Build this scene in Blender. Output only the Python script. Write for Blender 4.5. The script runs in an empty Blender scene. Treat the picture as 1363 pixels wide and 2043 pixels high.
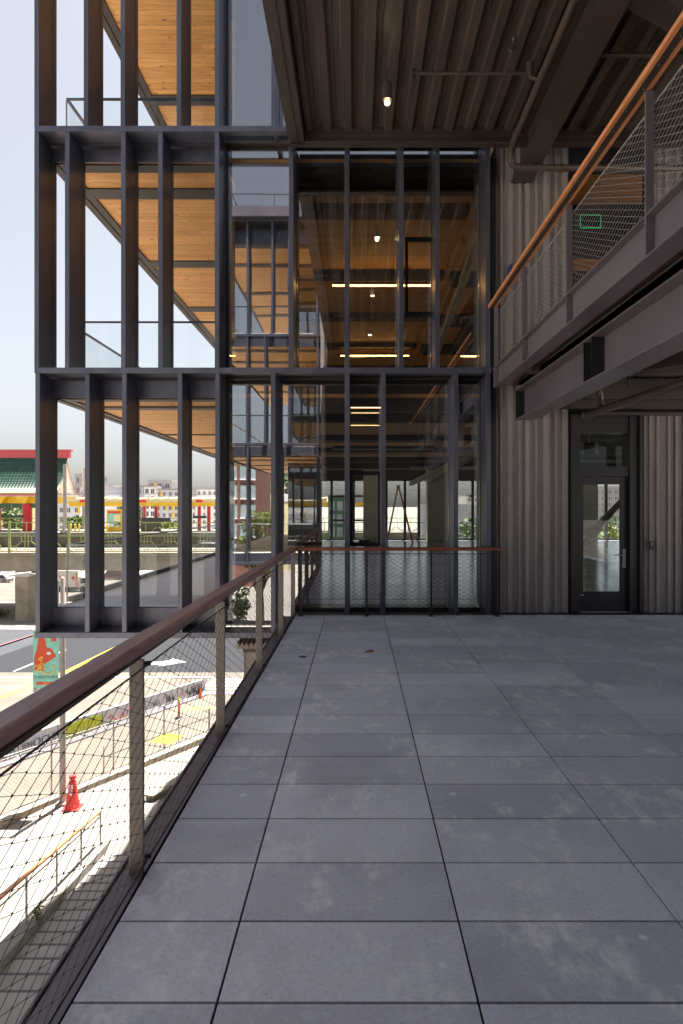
import bpy, bmesh, math, random
from mathutils import Vector, Matrix
R = math.radians
random.seed(7)
S = bpy.context.scene
COL = S.collection

# ---------------------------------------------------------------- camera
F, VX, VY, CH = 1340.0, 711.0, 1007.0, 1.74        # focal length and vanishing point, in pixels of the 1363x2043 photograph
cam_d = bpy.data.cameras.new('camera')
cam_d.sensor_fit = 'VERTICAL'; cam_d.sensor_height = 36; cam_d.sensor_width = 24
cam_d.lens = F / 2043 * 36
cam_d.shift_x = -(VX - 681.5) / 2043
cam_d.shift_y = (VY - 1021.5) / 2043
cam_d.clip_start = .05; cam_d.clip_end = 6000
cam = bpy.data.objects.new('camera', cam_d); COL.objects.link(cam)
cam.location = (0, 0, CH); cam.rotation_euler = (R(90), 0, 0)
S.camera = cam

# ---------------------------------------------------------------- sky, sun, exposure
SUN_EL, SUN_AZ = 73, 14
w = bpy.data.worlds.new('World'); S.world = w; w.use_nodes = True
nt = w.node_tree; nt.nodes.clear()
sky = nt.nodes.new('ShaderNodeTexSky'); sky.sky_type = 'NISHITA'; sky.sun_disc = False
sky.sun_elevation = R(SUN_EL); sky.sun_rotation = R(SUN_AZ)
sky.dust_density = 2.3; sky.air_density = 1.0; sky.ozone_density = 1.5
hsv = nt.nodes.new('ShaderNodeHueSaturation'); hsv.inputs['Saturation'].default_value = .36
bg = nt.nodes.new('ShaderNodeBackground'); bg.inputs['Strength'].default_value = .045
wo = nt.nodes.new('ShaderNodeOutputWorld')
nt.links.new(sky.outputs[0], hsv.inputs['Color']); nt.links.new(hsv.outputs[0], bg.inputs[0]); nt.links.new(bg.outputs[0], wo.inputs[0])
sl = bpy.data.lights.new('sun', 'SUN'); sl.energy = 5.0; sl.angle = R(.53); sl.color = (1, .95, .88)
so = bpy.data.objects.new('sun', sl); COL.objects.link(so)
sd = Vector((math.sin(R(SUN_AZ)) * math.cos(R(SUN_EL)), math.cos(R(SUN_AZ)) * math.cos(R(SUN_EL)), math.sin(R(SUN_EL))))
so.rotation_euler = sd.to_track_quat('Z', 'Y').to_euler()
S.view_settings.view_transform = 'Standard'; S.view_settings.look = 'None'
S.view_settings.gamma = 1; S.view_settings.exposure = 2.0
S.render.engine = 'CYCLES'
cy = S.cycles
cy.max_bounces = 10; cy.diffuse_bounces = 5; cy.glossy_bounces = 5; cy.transparent_max_bounces = 40; cy.transmission_bounces = 6
cy.use_denoising = True; cy.sample_clamp_indirect = 6; cy.caustics_reflective = False; cy.caustics_refractive = False
try: cy.denoiser = 'OPENIMAGEDENOISE'
except Exception: pass

# ---------------------------------------------------------------- materials
def srgb(r, g, b):
    f = lambda c: (c / 255) / 12.92 if c / 255 <= .04045 else ((c / 255 + .055) / 1.055) ** 2.4
    return (f(r), f(g), f(b), 1)
def new_mat(name):
    m = bpy.data.materials.new(name); m.use_nodes = True
    n = m.node_tree; b = n.nodes['Principled BSDF']
    return m, n, b
def node(n, t, **kw):
    x = n.nodes.new(t)
    for k, v in kw.items():
        if k in x.inputs: x.inputs[k].default_value = v
        else: setattr(x, k, v)
    return x
def coords(n, scale=(1, 1, 1), rot=(0, 0, 0)):
    tc = n.nodes.new('ShaderNodeTexCoord'); mp = n.nodes.new('ShaderNodeMapping')
    mp.inputs['Scale'].default_value = scale; mp.inputs['Rotation'].default_value = rot
    n.links.new(tc.outputs['Object'], mp.inputs['Vector'])
    return mp.outputs[0]
def ramp(n, fac, stops):
    r = n.nodes.new('ShaderNodeValToRGB'); n.links.new(fac, r.inputs[0])
    el = r.color_ramp.elements
    while len(el) < len(stops): el.new(.5)
    for e, (p, c) in zip(el, stops): e.position = p; e.color = c if len(c) == 4 else (*c, 1)
    return r.outputs[0]
def mixc(n, fac, a, b, mode='MIX'):
    m = n.nodes.new('ShaderNodeMix'); m.data_type = 'RGBA'; m.blend_type = mode
    for s, v in ((0, fac), (6, a), (7, b)):
        if hasattr(v, 'links'): n.links.new(v, m.inputs[s])
        else: m.inputs[s].default_value = v
    return m.outputs[2]
def bump(n, b, h, strength, dist=.01):
    bp = node(n, 'ShaderNodeBump', Strength=strength, Distance=dist)
    n.links.new(h, bp.inputs['Height']); n.links.new(bp.outputs[0], b.inputs['Normal'])
def mat(name, col, rough=.5, metal=0, var=.12, vscale=2.0, bmp=0, bscale=40, stretch=(1, 1, 1), spec=.5, coat=0):
    """plain material with large soft variation, fine variation and optional bump"""
    m, n, b = new_mat(name)
    c = coords(n, stretch)
    n1 = node(n, 'ShaderNodeTexNoise', Scale=vscale, Detail=6, Roughness=.6); n.links.new(c, n1.inputs['Vector'])
    k = lambda f: tuple(min(1, x * f) for x in col[:3]) + (1,)
    out = ramp(n, n1.outputs[0], [(.3, k(1 - var)), (.7, k(1 + var))])
    n.links.new(out, b.inputs['Base Color'])
    rr = node(n, 'ShaderNodeMapRange'); n.links.new(n1.outputs[0], rr.inputs[0])
    rr.inputs[3].default_value = max(.02, rough - .08); rr.inputs[4].default_value = min(1, rough + .1)
    n.links.new(rr.outputs[0], b.inputs['Roughness'])
    b.inputs['Metallic'].default_value = metal; b.inputs['Specular IOR Level'].default_value = spec
    b.inputs['Coat Weight'].default_value = coat
    if bmp:
        n2 = node(n, 'ShaderNodeTexNoise', Scale=bscale, Detail=4); n.links.new(c, n2.inputs['Vector'])
        bump(n, b, n2.outputs[0], bmp)
    return m
def emit(name, col, strength):
    m, n, b = new_mat(name)
    b.inputs['Base Color'].default_value = col; b.inputs['Emission Color'].default_value = col; b.inputs['Emission Strength'].default_value = strength
    return m
def glass(name, tint, refl, rough=0.0, dirt=0):
    m = bpy.data.materials.new(name); m.use_nodes = True; n = m.node_tree; n.nodes.clear()
    o = n.nodes.new('ShaderNodeOutputMaterial'); t = n.nodes.new('ShaderNodeBsdfTransparent'); g = n.nodes.new('ShaderNodeBsdfGlossy')
    t.inputs[0].default_value = (*tint, 1); g.inputs['Roughness'].default_value = rough; g.inputs['Color'].default_value = (.92, .94, 1, 1)
    mx = n.nodes.new('ShaderNodeMixShader')
    lw = node(n, 'ShaderNodeLayerWeight', Blend=.5); pw_ = node(n, 'ShaderNodeMath', operation='POWER'); n.links.new(lw.outputs['Facing'], pw_.inputs[0]); pw_.inputs[1].default_value = 5
    ml = node(n, 'ShaderNodeMath', operation='MULTIPLY'); n.links.new(pw_.outputs[0], ml.inputs[0]); ml.inputs[1].default_value = .9 if refl > .1 else .35
    ad = node(n, 'ShaderNodeMath', operation='ADD'); ad.use_clamp = True
    n.links.new(ml.outputs[0], ad.inputs[0]); ad.inputs[1].default_value = refl
    n.links.new(ad.outputs[0], mx.inputs[0]); n.links.new(t.outputs[0], mx.inputs[1]); n.links.new(g.outputs[0], mx.inputs[2])
    last = mx.outputs[0]
    if refl > .1:
        wc = coords(n, (1, 1, .6)); wn = node(n, 'ShaderNodeTexNoise', Scale=.9, Detail=1); n.links.new(wc, wn.inputs[0]); wb = node(n, 'ShaderNodeBump', Strength=.12, Distance=.012); n.links.new(wn.outputs[0], wb.inputs['Height']); n.links.new(wb.outputs[0], g.inputs['Normal'])
    if dirt:
        c = coords(n, (5, 5, .35)); nz = node(n, 'ShaderNodeTexNoise', Scale=6, Detail=5); n.links.new(c, nz.inputs[0])
        df = n.nodes.new('ShaderNodeBsdfDiffuse'); df.inputs[0].default_value = (.7, .7, .68, 1)
        mr = node(n, 'ShaderNodeMapRange'); n.links.new(nz.outputs[0], mr.inputs[0]); mr.inputs[1].default_value = .52; mr.inputs[2].default_value = .8; mr.inputs[4].default_value = dirt
        m2 = n.nodes.new('ShaderNodeMixShader'); n.links.new(mr.outputs[0], m2.inputs[0]); n.links.new(last, m2.inputs[1]); n.links.new(df.outputs[0], m2.inputs[2]); last = m2.outputs[0]
    n.links.new(last, o.inputs[0]); return m
def wood_ceiling(name, base, dark, knots=True):
    m, n, b = new_mat(name)
    c = coords(n, (.5, 6, 6)); g = node(n, 'ShaderNodeTexNoise', Scale=5, Detail=8, Distortion=.6); n.links.new(c, g.inputs[0])
    col = ramp(n, g.outputs[0], [(.3, dark), (.55, base), (.8, tuple(min(1, x * 1.18) for x in base[:3]) + (1,))])
    # boards, each a slightly different tone
    c2 = coords(n); br = node(n, 'ShaderNodeTexBrick', Scale=1.0); n.links.new(c2, br.inputs['Vector'])
    br.inputs['Color1'].default_value = (1, 1, 1, 1); br.inputs['Color2'].default_value = (.76, .68, .60, 1); br.inputs['Mortar'].default_value = (.45, .36, .3, 1)
    br.inputs['Mortar Size'].default_value = .0035; br.inputs['Brick Width'].default_value = 2.9; br.inputs['Row Height'].default_value = .14; br.inputs['Bias'].default_value = 0
    col = mixc(n, .8, col, br.outputs[0], 'MULTIPLY')
    if knots:
        c3 = coords(n, (2.6, 5.2, 5.2)); v = node(n, 'ShaderNodeTexVoronoi', Scale=1.0); n.links.new(c3, v.inputs[0])
        kf = ramp(n, v.outputs['Distance'], [(.07, (1, 1, 1)), (.15, (0, 0, 0))])
        col = mixc(n, kf, col, (dark[0] * .35, dark[1] * .25, dark[2] * .2, 1))
    n.links.new(col, b.inputs['Base Color']); b.inputs['Roughness'].default_value = .5
    return m

M = {}
M['fin'] = mat('dark_bronze_metal', (.105, .108, .145, 1), .33, .45, .22, 1.8, .03, 60, (3, 3, .6))
M['brown_metal'] = mat('brown_painted_steel', (.052, .038, .034, 1), .42, .0, .2, 1.2, .04, 80)
M['deck_rib'] = mat('brown_ribbed_decking', (.082, .062, .052, 1), .32, .1, .25, 1.5, .04, 50, (4, .4, 4))
M['purple_steel'] = mat('warm_grey_painted_steel', (.135, .116, .136, 1), .36, .0, .16, 1.2, .04, 70)
M['post'] = mat('post_paint', (.215, .178, .162, 1), .45, 0, .06, 1.5, 0)
M['black_metal'] = mat('black_frame_metal', (.018, .018, .022, 1), .4, .2, .12, 2, .03, 60)
M['wire'] = mat('stainless_wire', (.06, .052, .05, 1), .4, .6, .1, 8)
M['wire_light'] = mat('bright_stainless_wire', (.40, .37, .37, 1), .4, .3, .1, 8)
M['glass'] = glass('coated_glass', (.965, .975, .955), .27, 0, .045)
M['side_glass'] = glass('tinted_side_glass', (.55, .60, .58), .12)
M['clear'] = glass('clear_glass', (.97, .985, .985), .02, 0, .0)
M['soffit'] = wood_ceiling('timber_soffit', (1.0, .54, .19, 1), (.80, .36, .095, 1))
M['white'] = mat('white_board', (.62, .66, .58, 1), .6)
M['int_floor'] = mat('polished_concrete', (.50, .51, .52, 1), .16, 0, .3, .8, .03, 20)
M['int_conc'] = mat('interior_concrete', (.78, .74, .58, 1), .8, 0, .2, 1.2, .2, 30)
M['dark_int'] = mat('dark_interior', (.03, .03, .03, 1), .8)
M['light_bar'] = emit('warm_light_bar', (1, .50, .11, 1), 6)
M['dim_bar'] = emit('dim_warm_light', (1, .62, .25, 1), 1.1)
M['white_bar'] = mat('light_grey_steel', (.50, .49, .44, 1), .5)

# pavers: every slab its own tone, fine speckle, pale stains
m, n, b = new_mat('concrete_paver'); M['paver'] = m
gi = n.nodes.new('ShaderNodeNewGeometry')
c = coords(n)
tone = ramp(n, gi.outputs['Random Per Island'], [(0, (.55, .56, .655)), (.5, (.64, .65, .75)), (1, (.73, .74, .84))])
sp = node(n, 'ShaderNodeTexNoise', Scale=190, Detail=3, Roughness=.7); n.links.new(c, sp.inputs[0])
spr = ramp(n, sp.outputs[0], [(.32, (.55, .55, .55)), (.45, (1, 1, 1)), (.8, (1.0, 1.0, 1.0))])
col = mixc(n, .55, tone, spr, 'MULTIPLY')
pit = node(n, 'ShaderNodeTexVoronoi', Scale=38, Randomness=1.0); n.links.new(c, pit.inputs[0])
col = mixc(n, ramp(n, pit.outputs['Distance'], [(.06, (.8, .8, .8)), (.12, (0, 0, 0))]), col, (.14, .14, .16, 1))
mid = node(n, 'ShaderNodeTexNoise', Scale=45, Detail=5, Roughness=.7); n.links.new(c, mid.inputs[0])
col = mixc(n, .8, col, ramp(n, mid.outputs[0], [(.3, (.80, .80, .81)), (.5, (.97, .97, .97)), (.72, (1.12, 1.12, 1.12))]), 'MULTIPLY')
big = node(n, 'ShaderNodeTexNoise', Scale=1.3, Detail=7, Roughness=.65, Distortion=.4); n.links.new(c, big.inputs[0])
col = mixc(n, .5, col, ramp(n, big.outputs[0], [(.3, (.6, .6, .63)), (.52, (1, 1, 1)), (.75, (1, 1, 1))]), 'MULTIPLY')
st = node(n, 'ShaderNodeTexNoise', Scale=1.7, Detail=9, Roughness=.70, Distortion=.15); n.links.new(coords(n, (1, .7, 1)), st.inputs[0])
s4 = node(n, 'ShaderNodeTexNoise', Scale=9, Detail=6, Roughness=.75); n.links.new(coords(n, (1, .5, 1)), s4.inputs[0])
mk = node(n, 'ShaderNodeMath', operation='MULTIPLY'); n.links.new(ramp(n, st.outputs[0], [(.51, (0, 0, 0)), (.58, (1, 1, 1))]), mk.inputs[0]); n.links.new(ramp(n, s4.outputs[0], [(.44, (0, 0, 0)), (.60, (.68, .68, .68))]), mk.inputs[1])
col = mixc(n, mk.outputs[0], col, (.93, .93, .96, 1))
s2 = node(n, 'ShaderNodeTexVoronoi', Scale=2.3, Randomness=1.0); n.links.new(c, s2.inputs[0])
col = mixc(n, ramp(n, s2.outputs['Distance'], [(.035, (.7, .7, .7)), (.055, (0, 0, 0))]), col, (.92, .92, .95, 1))
s3 = node(n, 'ShaderNodeTexVoronoi', Scale=1.1, Randomness=1.0); n.links.new(c, s3.inputs[0])
n.links.new(col, b.inputs['Base Color'])
b.inputs['Roughness'].default_value = .62
bump(n, b, sp.outputs[0], .25, .003)

def wood_rail(name, c1, c2, ax):
    m, n, b = new_mat(name)
    sc = [14, 14, 14]; sc[ax] = .8
    c = coords(n, sc); g = node(n, 'ShaderNodeTexNoise', Scale=3, Detail=9, Distortion=.3); n.links.new(c, g.inputs[0])
    n.links.new(ramp(n, g.outputs[0], [(.3, c1), (.7, c2)]), b.inputs['Base Color'])
    b.inputs['Roughness'].default_value = .42; bump(n, b, g.outputs[0], .25, .004)
    return m
M['rail_wood'] = wood_rail('oiled_hardwood', (.20, .105, .105), (.34, .20, .205), 1)
M['rail_wood_x'] = wood_rail('oiled_hardwood_cross', (.13, .035, .016), (.24, .07, .03), 0)
M['mez_wood'] = wood_rail('orange_hardwood', (.50, .19, .07), (.78, .34, .15), 1)

m, n, b = new_mat('ribbed_concrete'); M['ribbed'] = m
c = coords(n); g = node(n, 'ShaderNodeTexNoise', Scale=90, Detail=4, Roughness=.75); n.links.new(c, g.inputs[0])
g2 = node(n, 'ShaderNodeTexNoise', Scale=3, Detail=5); n.links.new(coords(n, (2, 2, .5)), g2.inputs[0])
col = ramp(n, g.outputs[0], [(.3, (.19, .165, .165)), (.5, (.34, .30, .297)), (.7, (.50, .45, .445))])
col = mixc(n, .6, col, ramp(n, g2.outputs[0], [(.3, (.7, .68, .66)), (.7, (1, 1, 1))]), 'MULTIPLY')
n.links.new(col, b.inputs['Base Color']); b.inputs['Roughness'].default_value = .85; bump(n, b, g.outputs[0], .7, .01)

# street
M['ground'] = mat('pale_ground', (.34, .31, .27, 1), .9, 0, .15, .05, .1, 5)  # unseen stretches kept pale to bounce light up at the soffits
M['balcony'] = mat('grey_balcony_paving', (.46, .47, .51, 1), .5, 0, .12, .8)
M['sidewalk'] = mat('pale_concrete_paving', (.25, .23, .20, 1), .9, 0, .22, .5, .1, 20)
M['beige'] = mat('beige_concrete', (.155, .132, .108, 1), .9, 0, .22, .4, .15, 20)
M['asphalt_l'] = mat('worn_pale_asphalt', (.138, .118, .097, 1), .9, 0, .22, .4, .1, 10)
M['paving_shade'] = mat('shaded_grey_brick', (.047, .050, .058, 1), .9, 0, .2, .3, .1, 10)  # grey brick with the far road's shade put into its colour
M['asphalt_shade'] = mat('shaded_asphalt', (.013, .014, .019, 1), .9, 0, .16, .25, .1, 10)  # road darkened in colour for a shadow that nothing here casts
M['dirty'] = mat('dirty_concrete', (.30, .26, .21, 1), .95, 0, .35, 1.2, .3, 15)
M['stair'] = mat('stair_concrete', (.34, .315, .29, 1), .9, 0, .12, .8, .1, 25)
M['nosing_shade'] = mat('stair_nosing_shade', (.12, .115, .12, 1), .8)  # dark tone stands for the shadow lines at the step edges
M['viaduct'] = mat('weathered_concrete', (.40, .33, .25, 1), .9, 0, .3, .5, .2, 8)
M['yellow'] = mat('yellow_paint', (.75, .52, .05, 1), .7)
M['faded_yellow'] = mat('faded_yellow_paving', (.40, .32, .10, 1), .8, 0, .2, 2)
M['bright_yellow'] = mat('bright_yellow_tiles', (.85, .68, .02, 1), .7, 0, .05)
M['paint_white'] = mat('white_road_paint', (.72, .72, .70, 1), .8, 0, .15, 3)
M['red_kerb'] = mat('red_painted_kerb', (.26, .09, .12, 1), .8)
M['galv'] = mat('galvanised_steel', (.33, .32, .31, 1), .5, .3)
M['pole'] = mat('pole_concrete', (.34, .31, .29, 1), .7, 0, .15, 3)
M['cone_red'] = mat('red_plastic', (.72, .05, .045, 1), .5, 0, .1)
M['cone_orange'] = mat('orange_plastic', (.80, .17, .04, 1), .5, 0, .1)
M['rubber'] = mat('black_rubber', (.03, .03, .03, 1), .8)
M['red'] = mat('red_lacquer', (.62, .015, .03, 1), .35, 0, .08, .8)
M['pink_red'] = mat('faded_red_ridge', (.55, .08, .10, 1), .5)
M['lime'] = mat('lime_green_paint', (.32, .40, .13, 1), .5)
M['gold'] = mat('golden_yellow_paint', (.80, .50, .02, 1), .5)
M['cream'] = mat('cream_paint', (.80, .68, .40, 1), .6)
M['plaster'] = mat('pale_plaster', (.66, .60, .52, 1), .9, 0, .15, .6)
M['green_beam'] = mat('green_paint', (.06, .14, .08, 1), .6)
M['track'] = mat('dark_track', (.09, .08, .065, 1), .95, 0, .4, 1)
M['car_glass'] = mat('dark_car_glass', (.03, .035, .04, 1), .1)
M['leaf'] = mat('green_leaves', (.07, .13, .03, 1), .6, 0, .45, 3)
M['leaf_y'] = mat('yellow_green_leaves', (.17, .20, .035, 1), .6, 0, .4, 3)
M['bark'] = mat('tree_bark', (.10, .075, .05, 1), .9)
M['sign_black'] = mat('black_sign', (.03, .03, .035, 1), .5)
M['sign_white'] = mat('white_lettering', (.75, .75, .75, 1), .6)
M['teal'] = mat('teal_banner_cloth', (.26, .62, .53, 1), .7, 0, .15, 5)
M['banner_red'] = mat('red_banner_print', (.65, .09, .04, 1), .7, 0, .05)
M['banner_yellow'] = mat('yellow_banner_print', (.85, .62, .10, 1), .7, 0, .05)
M['barrier'] = mat('barrier_concrete', (.30, .29, .31, 1), .9, 0, .1, 1)
M['pale_win'] = mat('pale_window_glass', (.30, .36, .37, 1), .3, 0, .25, 1)
M['brick'] = mat('red_brick', (.20, .09, .07, 1), .9, 0, .2, 2)
M['white_wall'] = mat('white_render', (.80, .79, .79, 1), .8, 0, .06, .3)
M['lilac_wall'] = mat('pale_grey_render', (.60, .60, .66, 1), .8, 0, .06, .3)
M['grey_wall'] = mat('grey_brown_render', (.38, .36, .37, 1), .8, 0, .08, .3)
M['win'] = mat('dark_window_glass', (.06, .07, .09, 1), .15, 0, .3, 1)
M['blue_tape'] = mat('blue_tape', (.03, .05, .18, 1), .6)
M['graf_blue'] = mat('blue_spray_paint', (.03, .05, .14, 1), .7)
M['graf_lime'] = mat('lime_spray_paint', (.45, .50, .03, 1), .7, 0, .15, 3)
M['graf_red'] = mat('red_spray_paint', (.45, .05, .06, 1), .7)
m, n, b = new_mat('green_roof_tiles'); M['tile'] = m
c = coords(n); g = node(n, 'ShaderNodeTexNoise', Scale=1.5, Detail=4); n.links.new(c, g.inputs[0])
n.links.new(ramp(n, g.outputs[0], [(.3, (.008, .034, .026)), (.7, (.016, .07, .045))]), b.inputs['Base Color']); b.inputs['Roughness'].default_value = .35
M['tile_lit'] = mat('lit_green_glazed_tiles', (.48, .48, .22, 1), .35, 0, .2, 1.5)  # yellow light on the lower tile courses, put into their colour

# ---------------------------------------------------------------- builders
def wpos(o):
    v = Vector((0, 0, 0))
    while o is not None: v += o.location; o = o.parent
    return v
class MB:
    def __init__(s): s.v = []; s.f = []
    def poly(s, pts):
        i = len(s.v); s.v += [tuple(p) for p in pts]; s.f.append(tuple(range(i, i + len(pts)))); return s
    def hexa(s, p):
        i = len(s.v); s.v += [tuple(q) for q in p]
        for f in ((0, 3, 2, 1), (4, 5, 6, 7), (0, 1, 5, 4), (1, 2, 6, 5), (2, 3, 7, 6), (3, 0, 4, 7)): s.f.append(tuple(i + k for k in f))
        return s
    def box(s, x0, x1, y0, y1, z0, z1):
        return s.hexa([(x0, y0, z0), (x1, y0, z0), (x1, y1, z0), (x0, y1, z0), (x0, y0, z1), (x1, y0, z1), (x1, y1, z1), (x0, y1, z1)])
    def prism(s, pts, h):                                   # polygon pts (3-D) extruded along vector h
        n = len(pts); i = len(s.v); h = Vector(h)
        s.v += [tuple(p) for p in pts] + [tuple(Vector(p) + h) for p in pts]
        s.f.append(tuple(range(i + n - 1, i - 1, -1))); s.f.append(tuple(range(i + n, i + 2 * n)))
        for k in range(n): s.f.append((i + k, i + (k + 1) % n, i + n + (k + 1) % n, i + n + k))
        return s
    def tube(s, pts, r, n=8, r1=None, cap=True):
        pts = [Vector(p) for p in pts]; m_ = len(pts); i0 = len(s.v)
        rr = [r + ((r1 if r1 is not None else r) - r) * k / max(1, m_ - 1) for k in range(m_)] if not isinstance(r, (list, tuple)) else r
        for k, p in enumerate(pts):
            t = (pts[min(k + 1, m_ - 1)] - pts[max(k - 1, 0)]).normalized()
            a = Vector((0, 0, 1)) if abs(t.z) < .95 else Vector((1, 0, 0))
            u = t.cross(a).normalized(); v = t.cross(u)
            for j in range(n):
                an = 2 * math.pi * (j + .5) / n; s.v.append(tuple(p + (u * math.cos(an) + v * math.sin(an)) * rr[k]))
        for k in range(m_ - 1):
            for j in range(n):
                a = i0 + k * n + j; b_ = i0 + k * n + (j + 1) % n
                s.f.append((a, b_, b_ + n, a + n))
        if cap:
            s.f.append(tuple(range(i0 + n - 1, i0 - 1, -1))); e = i0 + (m_ - 1) * n; s.f.append(tuple(range(e, e + n)))
        return s
    def lathe(s, c, prof, n=20):                            # prof: (r, z) from bottom to top round a vertical axis
        i0 = len(s.v)
        for r, z in prof:
            for j in range(n):
                a = 2 * math.pi * j / n; s.v.append((c[0] + r * math.cos(a), c[1] + r * math.sin(a), c[2] + z))
        for k in range(len(prof) - 1):
            for j in range(n):
                a = i0 + k * n + j; b_ = i0 + k * n + (j + 1) % n; s.f.append((a, b_, b_ + n, a + n))
        s.f.append(tuple(range(i0 + n - 1, i0 - 1, -1))); e = i0 + (len(prof) - 1) * n; s.f.append(tuple(range(e, e + n)))
        return s
    def build(s, name, m, parent=None, smooth=False, bevel=0, label=None):
        off = wpos(parent) if parent is not None else Vector((0, 0, 0))
        me = bpy.data.meshes.new(name); me.from_pydata([tuple(Vector(p) - off) for p in s.v], [], s.f); me.update()
        me.materials.append(m if not isinstance(m, str) else M[m])
        if smooth:
            for p in me.polygons: p.use_smooth = True
        o = bpy.data.objects.new(name, me); COL.objects.link(o)
        if parent is not None: o.parent = parent
        if smooth == 'auto' or bevel:
            pass
        if bevel:
            bm_ = o.modifiers.new('bevel', 'BEVEL'); bm_.width = bevel; bm_.segments = 2; bm_.limit_method = 'ANGLE'; bm_.angle_limit = R(35)
        if label: o['label'] = label
        return o
def box(name, m, parent, x0, x1, y0, y1, z0, z1, bevel=0, label=None):
    return MB().box(x0, x1, y0, y1, z0, z1).build(name, m, parent, bevel=bevel, label=label)
def tag(o, label, cat, group=None):
    o['label'] = label; o['category'] = cat
    if group: o['group'] = group
    return o
def thing(name, label, cat, loc=(0, 0, 0), group=None):
    o = bpy.data.objects.new(name, None); COL.objects.link(o); o.location = loc; o.empty_display_size = .2
    return tag(o, label, cat, group)
def structure(o, kind='structure'):
    o['kind'] = kind; return o
def dup(root, loc, rz=0, label=None, scale=None):
    def cp(o, par):
        c = o.copy(); COL.objects.link(c); c.parent = par
        for ch in list(kids.get(o.name, [])): cp(ch, c)
        return c
    kids = {}
    for o in COL.objects:
        if o.parent: kids.setdefault(o.parent.name, []).append(o)
    r = cp(root, None); r.location = loc; r.rotation_euler = (0, 0, rz)
    if label: r['label'] = label
    if scale: r.scale = scale
    return r
def text_mesh(name, txt, m, parent, origin, ux, uy, size, depth=.004, align='CENTER'):
    """letters as real extruded geometry; ux, uy give the writing plane"""
    cu = bpy.data.curves.new('t', 'FONT'); cu.body = txt; cu.size = size; cu.extrude = depth; cu.align_x = align; cu.align_y = 'CENTER'
    to = bpy.data.objects.new('t', cu); COL.objects.link(to)
    dg = bpy.context.evaluated_depsgraph_get(); me = bpy.data.meshes.new_from_object(to.evaluated_get(dg)); bpy.data.objects.remove(to)
    ux = Vector(ux).normalized(); uy = Vector(uy).normalized(); uz = ux.cross(uy)
    mt = Matrix((ux, uy, uz)).transposed().to_4x4(); mt.translation = Vector(origin) - (wpos(parent) if parent is not None else Vector())
    me.transform(mt); me.materials.clear(); me.materials.append(M[m] if isinstance(m, str) else m); me.name = name
    o = bpy.data.objects.new(name, me); COL.objects.link(o)
    if parent is not None: o.parent = parent
    return o
def wx(px, d): return (px - VX) * d / F
def wz(py, d): return CH + (VY - py) * d / F

# ================================================================= TERRACE (the deck we stand on)
XJ = -.487; PW = .915; PD = .459; Y0 = 2.348
def edge_x(y): return -.992 + .005 * (y - 2.35)
M['joint_black'] = mat('dark_paving_joint', (.008, .008, .009, 1), .95)
fl = MB(); g = .0045
for r in range(-12, 18):
    ya, yb = Y0 + r * PD + g + .0015, Y0 + (r + 1) * PD - g - .0015
    fl.hexa([(edge_x(ya), ya, -.05), (XJ - g, ya, -.05), (XJ - g, yb, -.05), (edge_x(yb), yb, -.05), (edge_x(ya), ya, 0), (XJ - g, ya, 0), (XJ - g, yb, 0), (edge_x(yb), yb, 0)])
    for k in range(0, 9):
        dz = random.uniform(-.0008, .0008)
        o_ = .004 if k >= 3 else 0
        fl.box(XJ + k * PW + g, XJ + (k + 1) * PW - g, ya + o_, yb + o_, -.05, dz)
structure(fl.build('terrace_floor', 'paver', bevel=.0022))
structure(box('terrace_slab', 'black_metal', None, -1.13, 7.8, -3.2, 10.62, -.62, -.052))
ks = MB().box(-1.125, -1.012, -3.2, 10.62, -.066, -.022).box(-1.145, -1.131, -3.2, 10.62, -.62, -.012)
structure(box('paving_joints', 'joint_black', None, -.995, 7.8, -3.2, 10.612, -.049, -.011))
structure(box('drain_strip', 'black_metal', None, -1.0, 7.8, 10.616, 10.9, -.3, -.004))
structure(ks.build('terrace_edge_kerb', 'purple_steel', bevel=.003))

# ---- mesh of interlaced cable: strands that meet at ferrules
def cable_net(f, u0, u1, z0, z1, pitch, rise, r, mname, parent, nodes=True):
    mb = MB(); nd = MB(); n_s = int((z1 - z0) / rise); h = (z1 - z0) / n_s; nu = int((u1 - u0) / pitch); p = (u1 - u0) / nu
    for k in range(n_s + 1):
        pts = []
        for j in range(nu + 1):
            up = 1 if (j + k) % 2 == 0 else -1
            zz = z0 + k * h + up * h * .48
            zz = min(z1, max(z0, zz))
            x, y = f(u0 + j * p)
            sag = random.uniform(-.0015, .0015)
            pts.append((x, y, zz + sag))
            if nodes and up > 0 and zz < z1: nd.box(x - r * 1.25, x + r * 1.25, y - .0035, y + .0035, zz - .002, zz + .005)
        for a, b_ in zip(pts, pts[1:]): mb.tube([a, b_], r, 4, cap=False)
    o = mb.build('cable_mesh', mname, parent)
    if nodes: nd.build('ferrules', mname, parent)
    return o

# ---- left guard rail
gr = thing('guard_railing', 'long guard railing with brown hardwood handrail and cable mesh along the open terrace edge', 'railing', (-1.05, 3, 0), 'guard railings of the terrace')
def hx(y): return -1.071 + .0133 * y
hr = MB(); ya, yb = -2.8, 10.58
P = []
for (y, yy) in ((ya, ya), (yb, yb)):
    xi = hx(y)
    P.append([(xi - .12, yy, 1.03), (xi, yy, 1.018), (xi, yy, 1.055), (xi - .015, yy, 1.07), (xi - .105, yy, 1.075), (xi - .12, yy, 1.06)])
i = 0; hr.v = P[0] + P[1]; nn = 6
hr.f = [tuple(range(5, -1, -1)), tuple(range(6, 12))] + [(k, (k + 1) % 6, 6 + (k + 1) % 6, 6 + k) for k in range(6)]
hr.build('handrail', 'rail_wood', gr, bevel=.008)
MB().box(-1.11, -1.03, -2.8, 10.4, 1.004, 1.018).build('handrail_bar', 'brown_metal', gr)
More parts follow.
